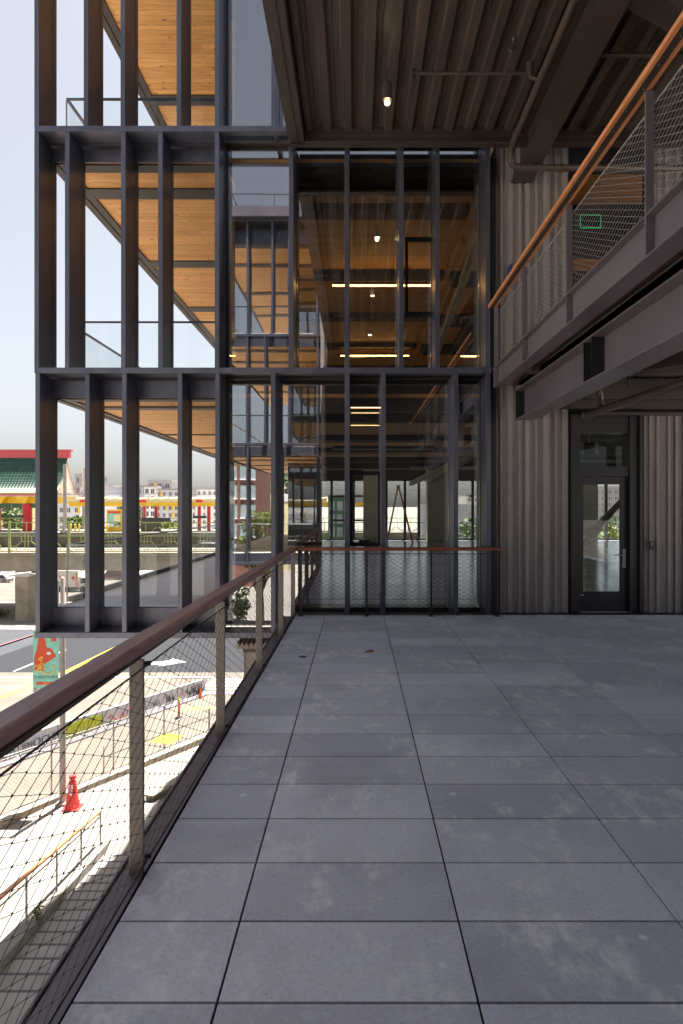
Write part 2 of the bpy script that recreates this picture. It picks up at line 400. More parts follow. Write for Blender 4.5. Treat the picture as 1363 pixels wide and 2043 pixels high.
for y in (-.66, 1.27, 3.2, 5.11, 7.05, 8.97, 10.55):
    xc = -1.047 + .007 * (y - 3.2)
    MB().box(xc - .034, xc + .034, y - .006, y + .016, -.35, 1.003).build('post', 'post', gr, bevel=.003)
    for z in (.045, .975): MB().tube([(xc + .012, y + .03, z), (xc + .056, y + .045, z)], .012, 8).build('bracket', 'black_metal', gr)
nx = lambda y: (-.998 + .006 * (y - 3.2), y)
MB().tube([(*nx(-2.8), .975), (*nx(10.5), .975)], .0045, 6).build('top_cable', 'black_metal', gr)
MB().tube([(*nx(-2.8), .045), (*nx(10.5), .045)], .005, 6).build('bottom_cable', 'black_metal', gr)
cable_net(nx, -.6, 10.5, .045, .975, .085, .0335, .0013, 'wire', gr)

# ---- far guard rail (in front of the glass facade)
g2 = thing('guard_railing', 'short guard railing with thin red-brown handrail and cable mesh before the glass wall', 'railing', (.6, 10.5, 0), 'guard railings of the terrace')
MB().box(-1.04, 2.26, 10.44, 10.56, 1.025, 1.075).build('handrail', 'rail_wood_x', g2, bevel=.006)
for x in (-.86, .164, 1.17, 2.19):
    MB().box(x - .013, x + .013, 10.47, 10.52, 0, 1.02).box(x - .03, x + .03, 10.44, 10.54, 0, .012).build('post', 'black_metal', g2, bevel=.002)
MB().tube([(-.93, 10.48, .975), (2.2, 10.48, .975)], .0055, 6).build('top_cable', 'black_metal', g2)
MB().tube([(-.93, 10.48, .06), (2.2, 10.48, .06)], .0055, 6).build('bottom_cable', 'black_metal', g2)
cable_net(lambda u: (u, 10.48), -.93, 2.2, .06, .975, .0575, .0335, .0021, 'wire', g2, False)

# ================================================================= ROOF OVER THE TERRACE
rf = thing('canopy_roof', 'brown ribbed steel deck roof over the terrace carried by steel beams', 'roof', (2.5, 4, 7.3))
def corrug(x0, x1, y0, y1, zb, pitch=.31, rise=.075, th=.012):
    prof = []; x = x0
    while x < x1 - .05:
        for dx, z in ((0, 0), (.085, 0), (.092, .004), (.105, rise), (.16, rise), (.17, rise - .012), (.18, rise), (.262, rise), (.275, rise - .004 + .0), (.29, .0)):
            if x + dx <= x1: prof.append((x + dx, zb + z))
        x += pitch
    prof.append((x1, zb)); mb = MB(); n_ = len(prof)
    for (x, z) in prof: mb.v += [(x, y0, z), (x, y1, z)]
    for k in range(n_ - 1): mb.f.append((2 * k, 2 * k + 2, 2 * k + 3, 2 * k + 1))
    k = len(mb.v)
    mb.v += [(x0, y0, zb + rise + th), (x1, y0, zb + rise + th), (x1, y1, zb + rise + th), (x0, y1, zb + rise + th)]; mb.f.append((k, k + 1, k + 2, k + 3))
    return mb
corrug(-.78, 7.8, -3.2, 10.36, 7.50).build('ribbed_deck', 'deck_rib', rf)
fas = MB()
for k in range(28):
    x = -.78 + .31 * k
    for j in range(14): fas.tube([(x + .04 + .01 * (j % 2), .6 + j * .74, 7.5), (x + .04, .6 + j * .74, 7.494)], .007, 6); fas.box(x + .165, x + .172, .4 + j * .74, .52 + j * .74, 7.5 + .05, 7.5 + .0635)
fas.build('deck_screws', 'purple_steel', rf)
box('roof_slab', 'brown_metal', rf, -1.0, 7.8, -3.2, 10.6, 7.60, 7.9)
eb = MB().box(-1.04, -1.015, -3.2, 10.58, 7.30, 7.92).box(-1.014, -.80, -3.2, 10.345, 7.30, 7.325).box(-.815, -.80, -3.2, 10.345, 7.326, 7.5).box(-.90, -.895, -3.2, 10.34, 7.285, 7.299)
eb.build('edge_beam', 'brown_metal', rf, bevel=.003)
for j in range(11): MB().box(-.99, -.982, 3.3 + j * .66, 3.40 + j * .66, 7.294, 7.299).build('weld_mark', 'purple_steel', rf)
fb = MB().box(-1.014, 7.8, 10.36, 10.40, 7.33, 7.62).box(-1.014, 7.8, 10.30, 10.46, 7.30, 7.327).box(-.795, 7.8, 10.345, 10.359, 7.42, 7.45)
fb.build('end_beam', 'brown_metal', rf, bevel=.003)
gd = MB().box(2.49, 2.82, -3.2, 10.84, 6.92, 6.945).box(2.64, 2.67, -3.2, 10.84, 6.946, 7.47).box(2.49, 2.82, -3.2, 10.3, 7.471, 7.495)
gd.build('girder', 'brown_metal', rf, bevel=.003)
for y in (1.0, 4.2, 7.0): box('stiffener', 'brown_metal', rf, 2.50, 2.639, y, y + .02, 6.947, 7.47)
# cross beams to the right of the girder
for k, (xa, y_a, xb, y_b) in enumerate(((2.75, 6.9, 6.6, 9.2), (2.75, 3.2, 6.6, 5.6))):
    d = Vector((xb - xa, y_b - y_a, 0)).normalized(); nrm = Vector((-d.y, d.x, 0))
    a = Vector((xa, y_a, 7.02)); b_ = Vector((xb, y_b, 7.02)); mb = MB()
    for (wd, z0, z1) in ((.15, 0, .02), (.012, .021, .36), (.15, .361, .38)):
        q = [a - nrm * wd, b_ - nrm * wd, b_ + nrm * wd, a + nrm * wd]
        mb.hexa([tuple(p + Vector((0, 0, z0))) for p in q] + [tuple(p + Vector((0, 0, z1))) for p in q])
    mb.build('diagonal_beam', 'brown_metal', rf, bevel=.002)
box('cross_beam', 'brown_metal', rf, 2.9, 7.8, 6.05, 6.25, 7.1, 7.48)

# pipes hung under the roof
pp = thing('sprinkler_pipe', 'thick brown pipe under the ribbed roof bending at the wall above the walkway', 'pipe', (2.32, 6, 7.1), 'fire sprinkler pipes')
MB().tube([(2.33, -2, 7.1), (2.32, 9.75, 7.1), (2.32, 9.95, 7.085), (2.325, 10.08, 7.03), (2.33, 10.14, 6.95), (2.37, 10.17, 6.88), (2.46, 10.17, 6.85), (2.6, 10.17, 6.84), (7.5, 10.17, 6.84)], .052, 14).build('main_run', 'deck_rib', pp, smooth=True)
for p_, q_ in (((2.32, 9.6, 7.1), (2.32, 9.72, 7.1)), ((2.62, 10.17, 6.84), (2.66, 10.17, 6.84)), ((3.1, 10.17, 6.84), (3.14, 10.17, 6.84)), ((2.33, 7.0, 7.1), (2.33, 7.08, 7.1)), ((2.33, 4.4, 7.1), (2.33, 4.48, 7.1))): MB().tube([p_, q_], .064, 14).build('coupling', 'deck_rib', pp)
for y in (8.9, 6.4, 4.0): MB().tube([(2.33, y, 7.16), (2.33, y, 7.5)], .006, 6).tube([(2.27, y, 7.1), (2.29, y, 7.16), (2.33, y, 7.18), (2.37, y, 7.16), (2.39, y, 7.1)], .006, 6).build('hanger', 'black_metal', pp)
MB().tube([(.72, 8.5, 7.2), (2.2, 8.5, 7.2)], .022, 10).tube([(2.2, 8.5, 7.2), (2.2, 8.5, 7.16), (2.31, 8.5, 7.12)], .03, 10).tube([(2.2, 8.5, 7.18), (2.2, 8.5, 7.34)], .045, 12).build('branch_pipe', 'deck_rib', pp)
sh = MB(); sh.tube([(.73, 8.5, 7.2), (.73, 8.5, 7.25)], .03, 8); sh.tube([(.73, 8.5, 7.15), (.73, 8.5, 7.18)], .02, 8); MB().tube([(1.15, 8.5, 7.22), (1.15, 8.5, 7.5)], .006, 8).build('hanger', 'black_metal', pp); MB().tube([(1.9, 8.3, 7.35), (1.95, 8.3, 7.4), (1.95, 8.3, 7.5)], .03, 10).build('junction_elbow', 'deck_rib', pp)
sh.build('sprinkler_head', 'black_metal', pp)
MB().tube([(2.85, 8.3, 7.3), (6.5, 8.3, 7.3)], .03, 10).build('far_branch', 'deck_rib', pp)

# pendant lamp
lp = thing('pendant_lamp', 'dark cylinder downlight with a glowing clear bulb under the ribbed roof', 'lamp', (.41, 8.9, 7.35))
MB().tube([(.41, 8.9, 7.32), (.41, 8.9, 7.52)], .012, 8).lathe((.41, 8.9, 7.10), [(.062, 0), (.066, .03), (.066, .2), (.055, .235), (.02, .24)], 24).build('lamp_housing', 'brown_metal', lp, smooth=False)
MB().lathe((.41, 8.9, 7.0), [(.004, 0), (.035, .012), (.058, .04), (.062, .07), (.05, .1)], 24).build('lens', 'clear', lp, smooth=True)
M['bulb'] = emit('warm_bulb', (1, .72, .32, 1), 10)
MB().lathe((.41, 8.9, 7.04), [(.004, 0), (.03, .01), (.034, .035), (.02, .055)], 16).build('bulb', 'bulb', lp, smooth=True)

# ================================================================= RAISED WALKWAY ON THE RIGHT
mz = thing('raised_walkway', 'upper steel walkway with grey edge channel, girder and ribbed soffit beside the terrace', 'walkway', (3, 5, 3.5))
ec = MB().box(2.12, 2.27, -3.2, 10.4, 3.855, 3.87).box(2.185, 2.20, -3.2, 10.4, 3.565, 3.854).box(2.12, 2.31, -3.2, 10.4, 3.55, 3.564)
ec.build('edge_channel', 'purple_steel', mz, bevel=.0015)
box('channel_end', 'purple_steel', mz, 2.12, 2.184, 10.385, 10.399, 3.565, 3.854)
for j in range(16): MB().box(2.22, 2.232, 2.8 + j * .5, 2.92 + j * .5, 3.5475, 3.5495).build('weld_mark', 'purple_steel', mz)
corrug(2.33, 7.8, -3.2, 10.4, 3.60, .155, .038, .008).build('ribbed_soffit', 'deck_rib', mz)
box('walkway_slab', 'brown_metal', mz, 2.2005, 7.8, -3.2, 10.84, 3.66, 3.85)
gi2 = MB().box(2.45, 2.75, -3.2, 10.35, 3.04, 3.062).box(2.588, 2.612, -3.2, 10.35, 3.063, 3.49).box(2.45, 2.75, -3.2, 10.35, 3.491, 3.513)
gi2.build('girder', 'purple_steel', mz, bevel=.0015)
for y in (7.0, 7.25, 10.33, 3.6): box('stiffener', 'black_metal', mz, 2.455, 2.587, y, y + .014, 3.064, 3.489)
box('cross_beam', 'brown_metal', mz, 2.32, 2.44, 8.9, 9.15, 3.515, 3.595)
for y in (9.9, 8.0, 6.0, 4.0): box('cross_beam', 'brown_metal', mz, 2.76, 7.8, y, y + .14, 3.3, 3.595)
# diagonal bracing under it
for (a, b_) in (((3.0, 6.4, 3.35), (6.5, 9.6, 3.35)), ((6.5, 5.0, 3.35), (3.0, 8.2, 3.35))): MB().tube([a, b_], .06, 4).build('diagonal_brace', 'brown_metal', mz)
box('far_edge_beam', 'brown_metal', mz, 3.2, 7.8, 10.42, 10.56, 3.24, 3.655)

gr3 = thing('guard_railing', 'upper guard railing with orange hardwood handrail and cable mesh on the raised walkway', 'railing', (2.12, 5, 3.87))
MB().box(2.04, 2.17, -3.2, 10.42, 4.79, 4.832).build('handrail', 'mez_wood', gr3, bevel=.006)
hb = MB().box(2.072, 2.125, -3.2, 10.40, 4.784, 4.7895); hb.build('handrail_bar', 'brown_metal', gr3)
for j in range(28): MB().tube([(2.09 + .015 * (j % 2), 2.4 + j * .28, 4.7838), (2.09 + .015 * (j % 2), 2.4 + j * .28, 4.781)], .004, 6).build('screw', 'white_bar', gr3)
for y in (-.4, 1.36, 3.14, 4.92, 6.78, 8.57, 10.3):
    MB().box(2.121, 2.183, y, y + .022, 3.564, 3.854).box(2.121, 2.183, y, y + .022, 3.871, 4.774).build('post', 'purple_steel', gr3, bevel=.0015)
    for z in (4.72, 3.93): MB().tube([(2.18, y + .03, z), (2.2, y + .05, z)], .01, 8).build('bracket', 'black_metal', gr3)
MB().tube([(2.2, -.4, 4.70), (2.2, 10.3, 4.70)], .005, 6).build('top_cable', 'wire_light', gr3)
MB().tube([(2.2, -.4, 3.90), (2.2, 10.3, 3.90)], .004, 6).build('bottom_cable', 'wire_light', gr3)
cable_net(lambda u: (2.2, u), 1.36, 10.3, 3.90, 4.70, .06, .026, .0019, 'wire_light', gr3, False)

pw = thing('sprinkler_pipe', 'brown pipe with capped end hanging under the raised walkway above the door', 'pipe', (3.5, 10, 3.1), 'fire sprinkler pipes')
MB().tube([(3.49, 10.2, 3.10), (3.66, 7.5, 3.10), (3.9, 3.6, 3.10)], .056, 16).tube([(3.488, 10.24, 3.10), (3.493, 10.14, 3.10)], .066, 16).build('main_run', 'deck_rib', pw, smooth=True)
MB().tube([(3.535, 9.7, 3.13), (3.46, 9.55, 3.30), (3.44, 9.5, 3.5)], .045, 12).build('riser', 'deck_rib', pw, smooth=True)
MB().tube([(3.56, 8.9, 3.05), (3.64, 8.9, 3.08), (3.66, 8.9, 3.18), (3.6, 8.9, 3.3), (3.6, 8.9, 3.5)], .008, 6).build('hanger', 'black_metal', pw)
MB().tube([(3.5, 10.36, 3.15), (7.6, 10.36, 3.15)], .035, 10).build('cross_pipe', 'brown_metal', pw)

# ================================================================= RIBBED CONCRETE WALL ON THE RIGHT, with the door
wl = thing('ribbed_wall', 'brown-grey vertically ribbed concrete wall between the glass facade and the door', 'wall', (3, 10.9, 0), 'ribbed concrete walls')
def ribs(xs, y, z0, z1, name, parent, joints=True):
    mb = MB()
    ys_ = []
    for a, b_ in zip(xs, xs[1:]): ys_ += [a, a + (b_ - a) * (.42 if len(ys_) % 4 else .6)]
    xs = ys_ + [xs[-1]]
    for k, (a, b_) in enumerate(zip(xs, xs[1:])):
        d = (0, .034, .004, .03, .0, .036)[k % 6]
        mb.box(a + (.0045 if k % 2 == 0 else .0003), b_ - (.0003 if k % 2 == 0 else .0045), y - .05 - d, y + .02, z0, z1)
        if k % 2: mb.box(b_ - .014, b_ - .0055, y - .05 - d - .008, y - .05 - d - .0005, z0, z1)
    mb.box(xs[0], xs[-1], y + .021, y + .3, z0, z1)
    return mb.build(name, 'ribbed', parent, bevel=.0015)
pxs = [988, 1004, 1024, 1040, 1058, 1073, 1097, 1112, 1133]
ribs([wx(p, 10.85) for p in pxs], 10.9, 0, 3.66, 'lower_ribs', wl)
ribs([wx(p, 10.85) for p in pxs], 10.9, 3.86, 7.56, 'upper_ribs', wl)
wr = thing('ribbed_wall', 'brown-grey vertically ribbed concrete wall to the right of the dark door', 'wall', (5.5, 10.9, 0), 'ribbed concrete walls')
xs = [4.64]; random.seed(3)
while xs[-1] < 7.8: xs.append(xs[-1] + random.choice((.1, .14, .17, .12)))
ribs(xs, 10.9, 0, 3.20, 'lower_ribs', wr)
ribs([4.78 + (x - 4.64) for x in xs], 10.9, 3.86, 7.56, 'upper_ribs', wr)
# slim columns, out of frame, on the right side opened to light the terrace
for y in (-2.6, 1.8, 6.2):
    t = thing('unseen_steel_column', 'unseen dark square steel column on the right side opened to light the terrace', 'column', (7.6, y, 0), 'unseen columns of the side opened for light')
    box('shaft', 'brown_metal', t, 7.5, 7.7, y, y + .2, 0, 7.5); box('base_plate', 'brown_metal', t, 7.4, 7.8, y - .1, y + .3, 0.001, .02)

# door
dr = thing('entrance_door', 'black framed glass door with lever handle in the ribbed wall', 'door', (4.0, 10.95, 0))
fr = MB().box(3.44, 3.60, 10.80, 11.12, 0, 3.2).box(4.40, 4.63, 10.84, 11.12, 0, 3.2).box(3.601, 4.399, 10.84, 11.1, 2.20, 2.36).box(3.601, 4.399, 10.84, 11.1, 2.90, 3.2).box(3.445, 3.5, 10.76, 10.799, 0, 3.19).box(4.55, 4.6, 10.78, 10.839, 0, 3.19).box(4.40, 4.44, 10.80, 10.839, 0, 3.19)
fr.build('door_frame', 'black_metal', dr, bevel=.003)
lf = box('door_leaf', 'black_metal', dr, 3.601, 3.685, 10.9, 10.95, .012, 2.195, .002)
MB().box(4.285, 4.395, 10.9, 10.95, .012, 2.195).box(3.686, 4.284, 10.9, 10.95, .012, .33).box(3.686, 4.284, 10.9, 10.95, 2.07, 2.195).build('leaf_rails', 'black_metal', lf, bevel=.002)
box('door_glass', 'clear', lf, 3.686, 4.284, 10.92, 10.93, .331, 2.069)
ha = MB().box(4.315, 4.365, 10.878, 10.899, .72, 1.02).tube([(4.34, 10.88, .93), (4.34, 10.83, .93), (4.22, 10.83, .93), (4.17, 10.835, .925)], .009, 8).tube([(4.34, 10.878, .8), (4.34, 10.865, .8)], .017, 12)
ha.build('handle', 'galv', lf, bevel=.002)
box('transom_glass', 'clear', dr, 3.601, 4.399, 10.96, 10.97, 2.361, 2.899)
box('threshold', 'galv', dr, 3.50, 4.5, 10.84, 11.0, .0, .011)
box('leaf_sticker', 'sign_white', lf, 3.64, 3.70, 10.897, 10.8995, .27, .283)
cr = thing('card_reader', 'small black card reader on the ribbed wall beside the door', 'card reader', (4.74, 10.8, 1.08))
MB().box(4.70, 4.78, 10.768, 10.795, 1.02, 1.15).build('reader_body', 'black_metal', cr, bevel=.006)
box('reader_window', 'win', cr, 4.715, 4.765, 10.765, 10.7675, 1.09, 1.13)

# opening above, framed glazing
ug = thing('upper_window', 'tall dark glazed opening behind the raised walkway railing above the door', 'window', (4, 10.95, 3.9))
MB().box(3.44, 3.5, 10.85, 11.1, 3.86, 7.56).box(4.72, 4.775, 10.85, 11.1, 3.86, 7.56).box(3.501, 4.719, 10.87, 11.1, 3.86, 3.95).box(3.501, 4.719, 10.87, 11.1, 7.2, 7.56).build('frame', 'black_metal', ug)
box('pane', 'clear', ug, 3.501, 4.719, 10.96, 10.97, 3.951, 7.199)

# exit signs (edge-lit panels)
M['exit_green'] = emit('green_edge_light', (.01, .40, .14, 1), .2)
M['exit_panel'] = glass('green_panel', (.25, .7, .4), .02)
es = thing('exit_sign', 'green edge-lit exit sign panel behind the upper railing mesh', 'exit sign', (3.7, 10.6, 6.1))
z0, z1, x0, x1 = wz(455, 10.6), wz(428, 10.6), wx(1158, 10.6), wx(1199, 10.6)
e = MB().box(x0, x1, 10.6, 10.612, z1 - .008, z1).box(x0, x1, 10.6, 10.612, z0, z0 + .008).box(x0, x0 + .006, 10.6, 10.612, z0 + .009, z1 - .009).box(x1 - .006, x1, 10.6, 10.612, z0 + .009, z1 - .009)
e.build('glowing_border', 'exit_green', es)
box('panel', 'exit_panel', es, x0 + .007, x1 - .007, 10.603, 10.609, z0 + .009, z1 - .009)
MB().tube([((x0 + x1) / 2, 10.606, z1 + .001), ((x0 + x1) / 2, 10.606, 7.5)], .006, 6).build('hanger', 'brown_metal', es)
es2 = thing('exit_sign', 'clear exit sign panel with arrows seen through the glass above the door', 'exit sign', (4.4, 12.6, 2.8))
d = 12.6; z0, z1, x0, x1 = wz(907, d), wz(883, d), wx(1157, d), wx(1195, d)
box('panel', 'win', es2, x0, x1, d, d + .01, z0, z1)
for xa, ch in ((x0, '<'), (x1 - .075, '>')):
    box('arrow_plate', 'white_bar', es2, xa, xa + .075, d - .006, d - .001, z0, z1)
    text_mesh('arrow', ch, 'sign_black', es2, (xa + .037, d - .012, (z0 + z1) / 2), (1, 0, 0), (0, 0, 1), .1)
MB().tube([((x0 + x1) / 2, d, z1), ((x0 + x1) / 2, d, 3.45)], .008, 6).build('hanger', 'white_bar', es2)

# small things lying about
tp = MB().prism([(-.66, 7.66, .001), (-.59, 7.63, .001), (-.565, 7.70, .001), (-.64, 7.74, .001)], (0, 0, .003)).build('masking_tape', 'blue_tape'); tag(tp, 'dark blue scrap of tape on a paver near the left edge', 'tape')
M['dry_leaf'] = mat('dry_leaf', (.30, .08, .03, 1), .8)
lfm = MB().poly([(.12, 7.92, .003), (.15, 7.89, .012), (.185, 7.93, .004), (.15, 7.95, .02)]).poly([(.10, 7.905, .003), (.12, 7.92, .003), (.15, 7.95, .02), (.11, 7.945, .01)]).poly([(.185, 7.93, .004), (.21, 7.915, .012), (.20, 7.955, .02), (.15, 7.95, .02)])
tag(lfm.build('dry_leaf', 'dry_leaf'), 'curled red-brown dead leaf lying on the pavers', 'leaf')
tb = MB().prism([(wx(1014, 10.7), 10.78, wz(552, 10.7)), (wx(1024, 10.7), 10.78, wz(538, 10.7)), (wx(1024, 10.7), 10.78, wz(520, 10.7)), (wx(1015, 10.7), 10.78, wz(530, 10.7))], (0, .004, 0)).build('masking_tape', 'blue_tape'); tag(tb, 'blue tape stuck to the ribbed wall above the orange handrail', 'tape')

# ================================================================= BUILDING WINGS
FD, GD = 10.65, 11.2
L1 = [75, 174, 248, 359, 434, 545, 692.5, 765, 910, 975]
L2 = [73, 134, 246, 320, 433, 581, 692, 801, 873, 974]
L3 = [73, 171.5, 245, 357, 433, 546, 692, 801, 873, 974]
FL = [-.33, 3.87, 7.70, 11.75]
def facade(parent, yf, sgn, lists, xa, xb, xs_open=None):
    """fins, bands and spandrels of one wing; sgn = +1 if the facade looks towards -y"""
    Y = lambda a, b_: (min(yf + sgn * a, yf + sgn * b_), max(yf + sgn * a, yf + sgn * b_))
    for li, xs in enumerate(lists):
        z0 = FL[li] + .045; z1 = FL[li + 1] - .045
        for k, x in enumerate(xs):
            y0, y1 = Y(.0, .50)
            f = MB().box(x - .036, x + .036, y0, y1, z0, z1)
            y0, y1 = Y(.501, .62); f.box(x - .045, x + .045, y0, y1, z0 + .01, z1)
            f.build('fin', 'fin', parent, bevel=.003)
    for li, z in enumerate(FL):
        y0, y1 = Y(-.012, .35)
        if xs_open is None: MB().box(xa, xb, y0, y1, z - .044, z + .044).build('band', 'fin', parent, bevel=.003); continue
        ya_, yb_ = Y(-.012, .12 if li else .50)
        MB().box(xa, xs_open, y0, y1 if li else Y(0, .505)[1], z - .044, z + .044).box(xs_open + .0005, xb, ya_, yb_, z - .044, z + .044).build('band', 'fin', parent, bevel=.003)
        y0, y1 = Y(.40, .46)
        if li: MB().box(xa + .04, xs_open, y0, y1, z - .03, z + .02).build('rear_band', 'fin', parent, bevel=.003)
        if li: MB().box(xs_open, xb, yf + .42, yf + .56, z + .0, z + .05).build('head_soffit', 'brown_metal', parent)
A = thing('office_building', 'dark finned office building with open timber-lined balconies and a glazed lower room', 'building', (4, 14, 0))
X = lambda L: [wx(p, FD) for p in L]
facade(A, FD, 1, [X(L1), X(L2), X(L3)], -5.10, 2.14, -2.16)
XL = -5.08; XG = -2.19; XE = 2.16
# spandrel panels, open balcony bays only
for (z0, z1) in ((-.33, .03), (3.50, 3.80), (7.415, 7.64), (11.3, 11.7)):
    b_ = MB().box(XL + .03, XG - .03, 11.16, 11.2, z0 + .02, z1).box(XL + .03, XG - .03, 11.19, 11.42, z1 + .001, z1 + .012)
    b_.build('spandrel', 'fin', A, bevel=.002)
# floors and soffits
FZ = [0, 3.95, 7.9]; CZ = [3.5, 7.42, 11.3]; BACK = 31.0
for i in range(3):
    e0, e1 = (-5.08, -4.68) if i == 0 else (-5.10, -5.12)
    q = [(e0, 11.21), (2.2, 11.21), (2.2, BACK), (e1, BACK)]
    MB().prism([(x, y, FZ[i] - .25) for x, y in q], (0, 0, .245)).build('floor_slab', 'brown_metal', A)
    MB().prism([(x, y, FZ[i] - .004) for x, y in [(e0, 11.43), (XG - .03, 11.43), (XG - .03, BACK), (e1, BACK)]], (0, 0, .01)).build('balcony_floor', 'balcony', A)
    s0, s1 = [(-5.06, -5.42), (-5.10, -5.16), (-5.04, -5.08)][i]; zc = CZ[i]
    xs_ = lambda y: s0 + (s1 - s0) * (y - 11.2) / (BACK - 11.2)
    # timber boards between flush brown strips
    ys = [(11.25, 11.5), (12.1, 12.5), (15.7, 16.1), (19.35, 19.8), (23.1, 23.5), (26.9, 27.3), (30.6, 31.0)] if i else [(11.25, 11.5), (12.2, 12.5), (17.0, 17.12), (21, 21.12), (25.2, 25.3), (30.8, 31.0)]
    MB().prism([(xs_(11.21), 11.21, zc + .03), (2.2, 11.21, zc + .03), (2.2, BACK, zc + .03), (xs_(BACK), BACK, zc + .03)], (0, 0, .06)).build('soffit', 'soffit', A)
    for (a, b_) in ys: MB().box(xs_(a) + .02, XG - .05, a, b_, zc + .002, zc + .0295).build('soffit_strip', 'brown_metal', A); MB().box(XG + .1, 2.14, a + .6, b_ + .6, zc - .12, zc + .0295).build('soffit_strip', 'brown_metal', A)
    ed = MB()
    def sl(o0, o1, za, zb, mb): mb.hexa([(xs_(11.21) + o0, 11.205, za), (xs_(11.21) + o1, 11.205, za), (xs_(BACK) + o1, BACK, za), (xs_(BACK) + o0, BACK, za), (xs_(11.21) + o0, 11.205, zb), (xs_(11.21) + o1, 11.205, zb), (xs_(BACK) + o1, BACK, zb), (xs_(BACK) + o0, BACK, zb)])
    sl(-.02, .11, zc - .012, zc + .34, ed); sl(.125, .26, zc + .0, zc + .0285, ed)
    ed.build('soffit_edge', 'brown_metal', A)
    MB().prism([(xs_(11.21), 11.21, zc + .091), (2.2, 11.21, zc + .091), (2.2, BACK, zc + .091), (xs_(BACK), BACK, zc + .091)], (0, 0, .1)).build('deck_core', 'dark_int', A)
box('roof', 'brown_metal', A, -5.1, 15, 11.0, 31.4, 11.79, 12.1)
# glass balustrades on the balconies
for i in range(3):
    z = FZ[i] + .008; e0, e1 = (-5.12, -4.72) if i == 0 else (-5.13, -5.13)
    p = thing('glass_balustrade', ['clear glass balustrade with slim top rail on the lowest balcony', 'clear glass balustrade with slim top rail on the middle balcony', 'clear glass balustrade with slim top rail on the top balcony'][i], 'balustrade', (-4, 12, z), 'balcony glass balustrades')
    MB().box(e0, XG - .1, 11.88, 11.93, z + 1.005, z + 1.03).build('front_top_rail', 'galv' if i == 0 else 'fin', p)
    xe = lambda y: e0 + (e1 - e0) * (y - 11.9) / 19
    MB().hexa([(xe(11.94) - .02, 11.94, z + 1.005), (xe(11.94) + .03, 11.94, z + 1.005), (xe(30) + .03, 30, z + 1.005), (xe(30) - .02, 30, z + 1.005), (xe(11.94) - .02, 11.94, z + 1.03), (xe(11.94) + .03, 11.94, z + 1.03), (xe(30) + .03, 30, z + 1.03), (xe(30) - .02, 30, z + 1.03)]).build('side_top_rail', 'fin', p)
    for a, b_ in ((e0 + .02, -3.75), (-3.735, XG - .12)): MB().box(a, b_, 11.9, 11.912, z, z + 1.0).build('front_pane', 'clear', p)
    for k in range(6):
        a, b_ = 12.0 + k * 3, 14.985 + k * 3
        MB().hexa([(xe(a), a, z), (xe(a) + .012, a, z), (xe(b_) + .012, b_, z), (xe(b_), b_, z), (xe(a), a, z + 1.0), (xe(a) + .012, a, z + 1.0), (xe(b_) + .012, b_, z + 1.0), (xe(b_), b_, z + 1.0)]).build('side_pane', 'clear', p)
    st = MB().hexa([(xe(12) - .03, 12, z - .002), (xe(12) + .05, 12, z - .002), (xe(30) + .05, 30, z - .002), (xe(30) - .03, 30, z - .002), (xe(12) - .03, 12, z + .09), (xe(12) + .05, 12, z + .09), (xe(30) + .05, 30, z + .09), (xe(30) - .03, 30, z + .09)])
    st.build('base_channel', 'black_metal', p)
    MB().box(e0 - .01, e0 + .012, 11.88, 11.9, z, z + 1.0).build('corner_trim', 'galv', p)

# glazed room: panes per bay and storey
for li, L in enumerate((L1, L2, L3)):
    xs = [x for x in X(L) if x > -2.3]; xs[0] = XG; z0, z1 = (FZ[li] + .03, FL[li + 1] - .05)
    for a, b_ in zip(xs, xs[1:]):
        zl = -.28 if (li == 0 and b_ < -.0 and a < -1.1) else z0
        MB().box(a + .046, b_ - .046, GD - .004, GD + .008, zl, z1).build('window_pane', 'glass', A)
        if zl == z0: MB().box(a + .046, b_ - .046, GD - .03, GD + .04, z0 - .12, z0 - .002).build('window_sill', 'black_metal', A)
MB().box(XG - .05, XG + .06, GD - .04, GD + .1, 0, 11.7).build('corner_post', 'black_metal', A)
# opening lights (upper and lower)
def opening_light(x0, x1, z0, z1):
    f = MB().box(x0, x1, GD - .05, GD - .005, z0, z0 + .07).box(x0, x1, GD - .05, GD - .005, z1 - .07, z1).box(x0, x0 + .05, GD - .05, GD - .005, z0 + .071, z1 - .071).box(x1 - .05, x1, GD - .05, GD - .005, z0 + .071, z1 - .071)
    f.build('opening_light', 'black_metal', A, bevel=.002)
opening_light(wx(808, GD), wx(866, GD), wz(632, GD), wz(475, GD))
opening_light(wx(698, GD), wx(760, GD), wz(1090, GD), wz(940, GD))
MB().box(wx(716, GD), wx(738, GD), GD + .03, GD + .07, wz(1086, GD), wz(1078, GD)).build('window_handle', 'black_metal', A, bevel=.004)
# white edge returns at the right end of the room
for (z0, z1) in ((.05, 3.45), (3.96, 7.25)): box('wall_return', 'white', A, 2.08, 2.15, 11.5, 11.62, z0, z1)
MB().box(2.15, 2.232, 10.72, 10.84, 0, 3.6).box(2.15, 2.232, 10.72, 10.84, 3.88, 7.29).box(2.18, 2.23, 10.845, 11.3, 0, 7.29).build('end_post', 'black_metal', A, bevel=.003)
# side glazing of the room towards the balconies
for li in range(3):
    for k in range(6):
        y0 = 11.35 + k * 3.2
        MB().box(XG - .006, XG + .006, y0 + .04, y0 + 3.15, FZ[li] + .06, CZ[li] - .02).build('side_pane', 'side_glass', A)
        MB().box(XG - .04, XG + .04, y0 - .035, y0 + .035, FZ[li] + .01, CZ[li]).build('side_mullion', 'black_metal', A)
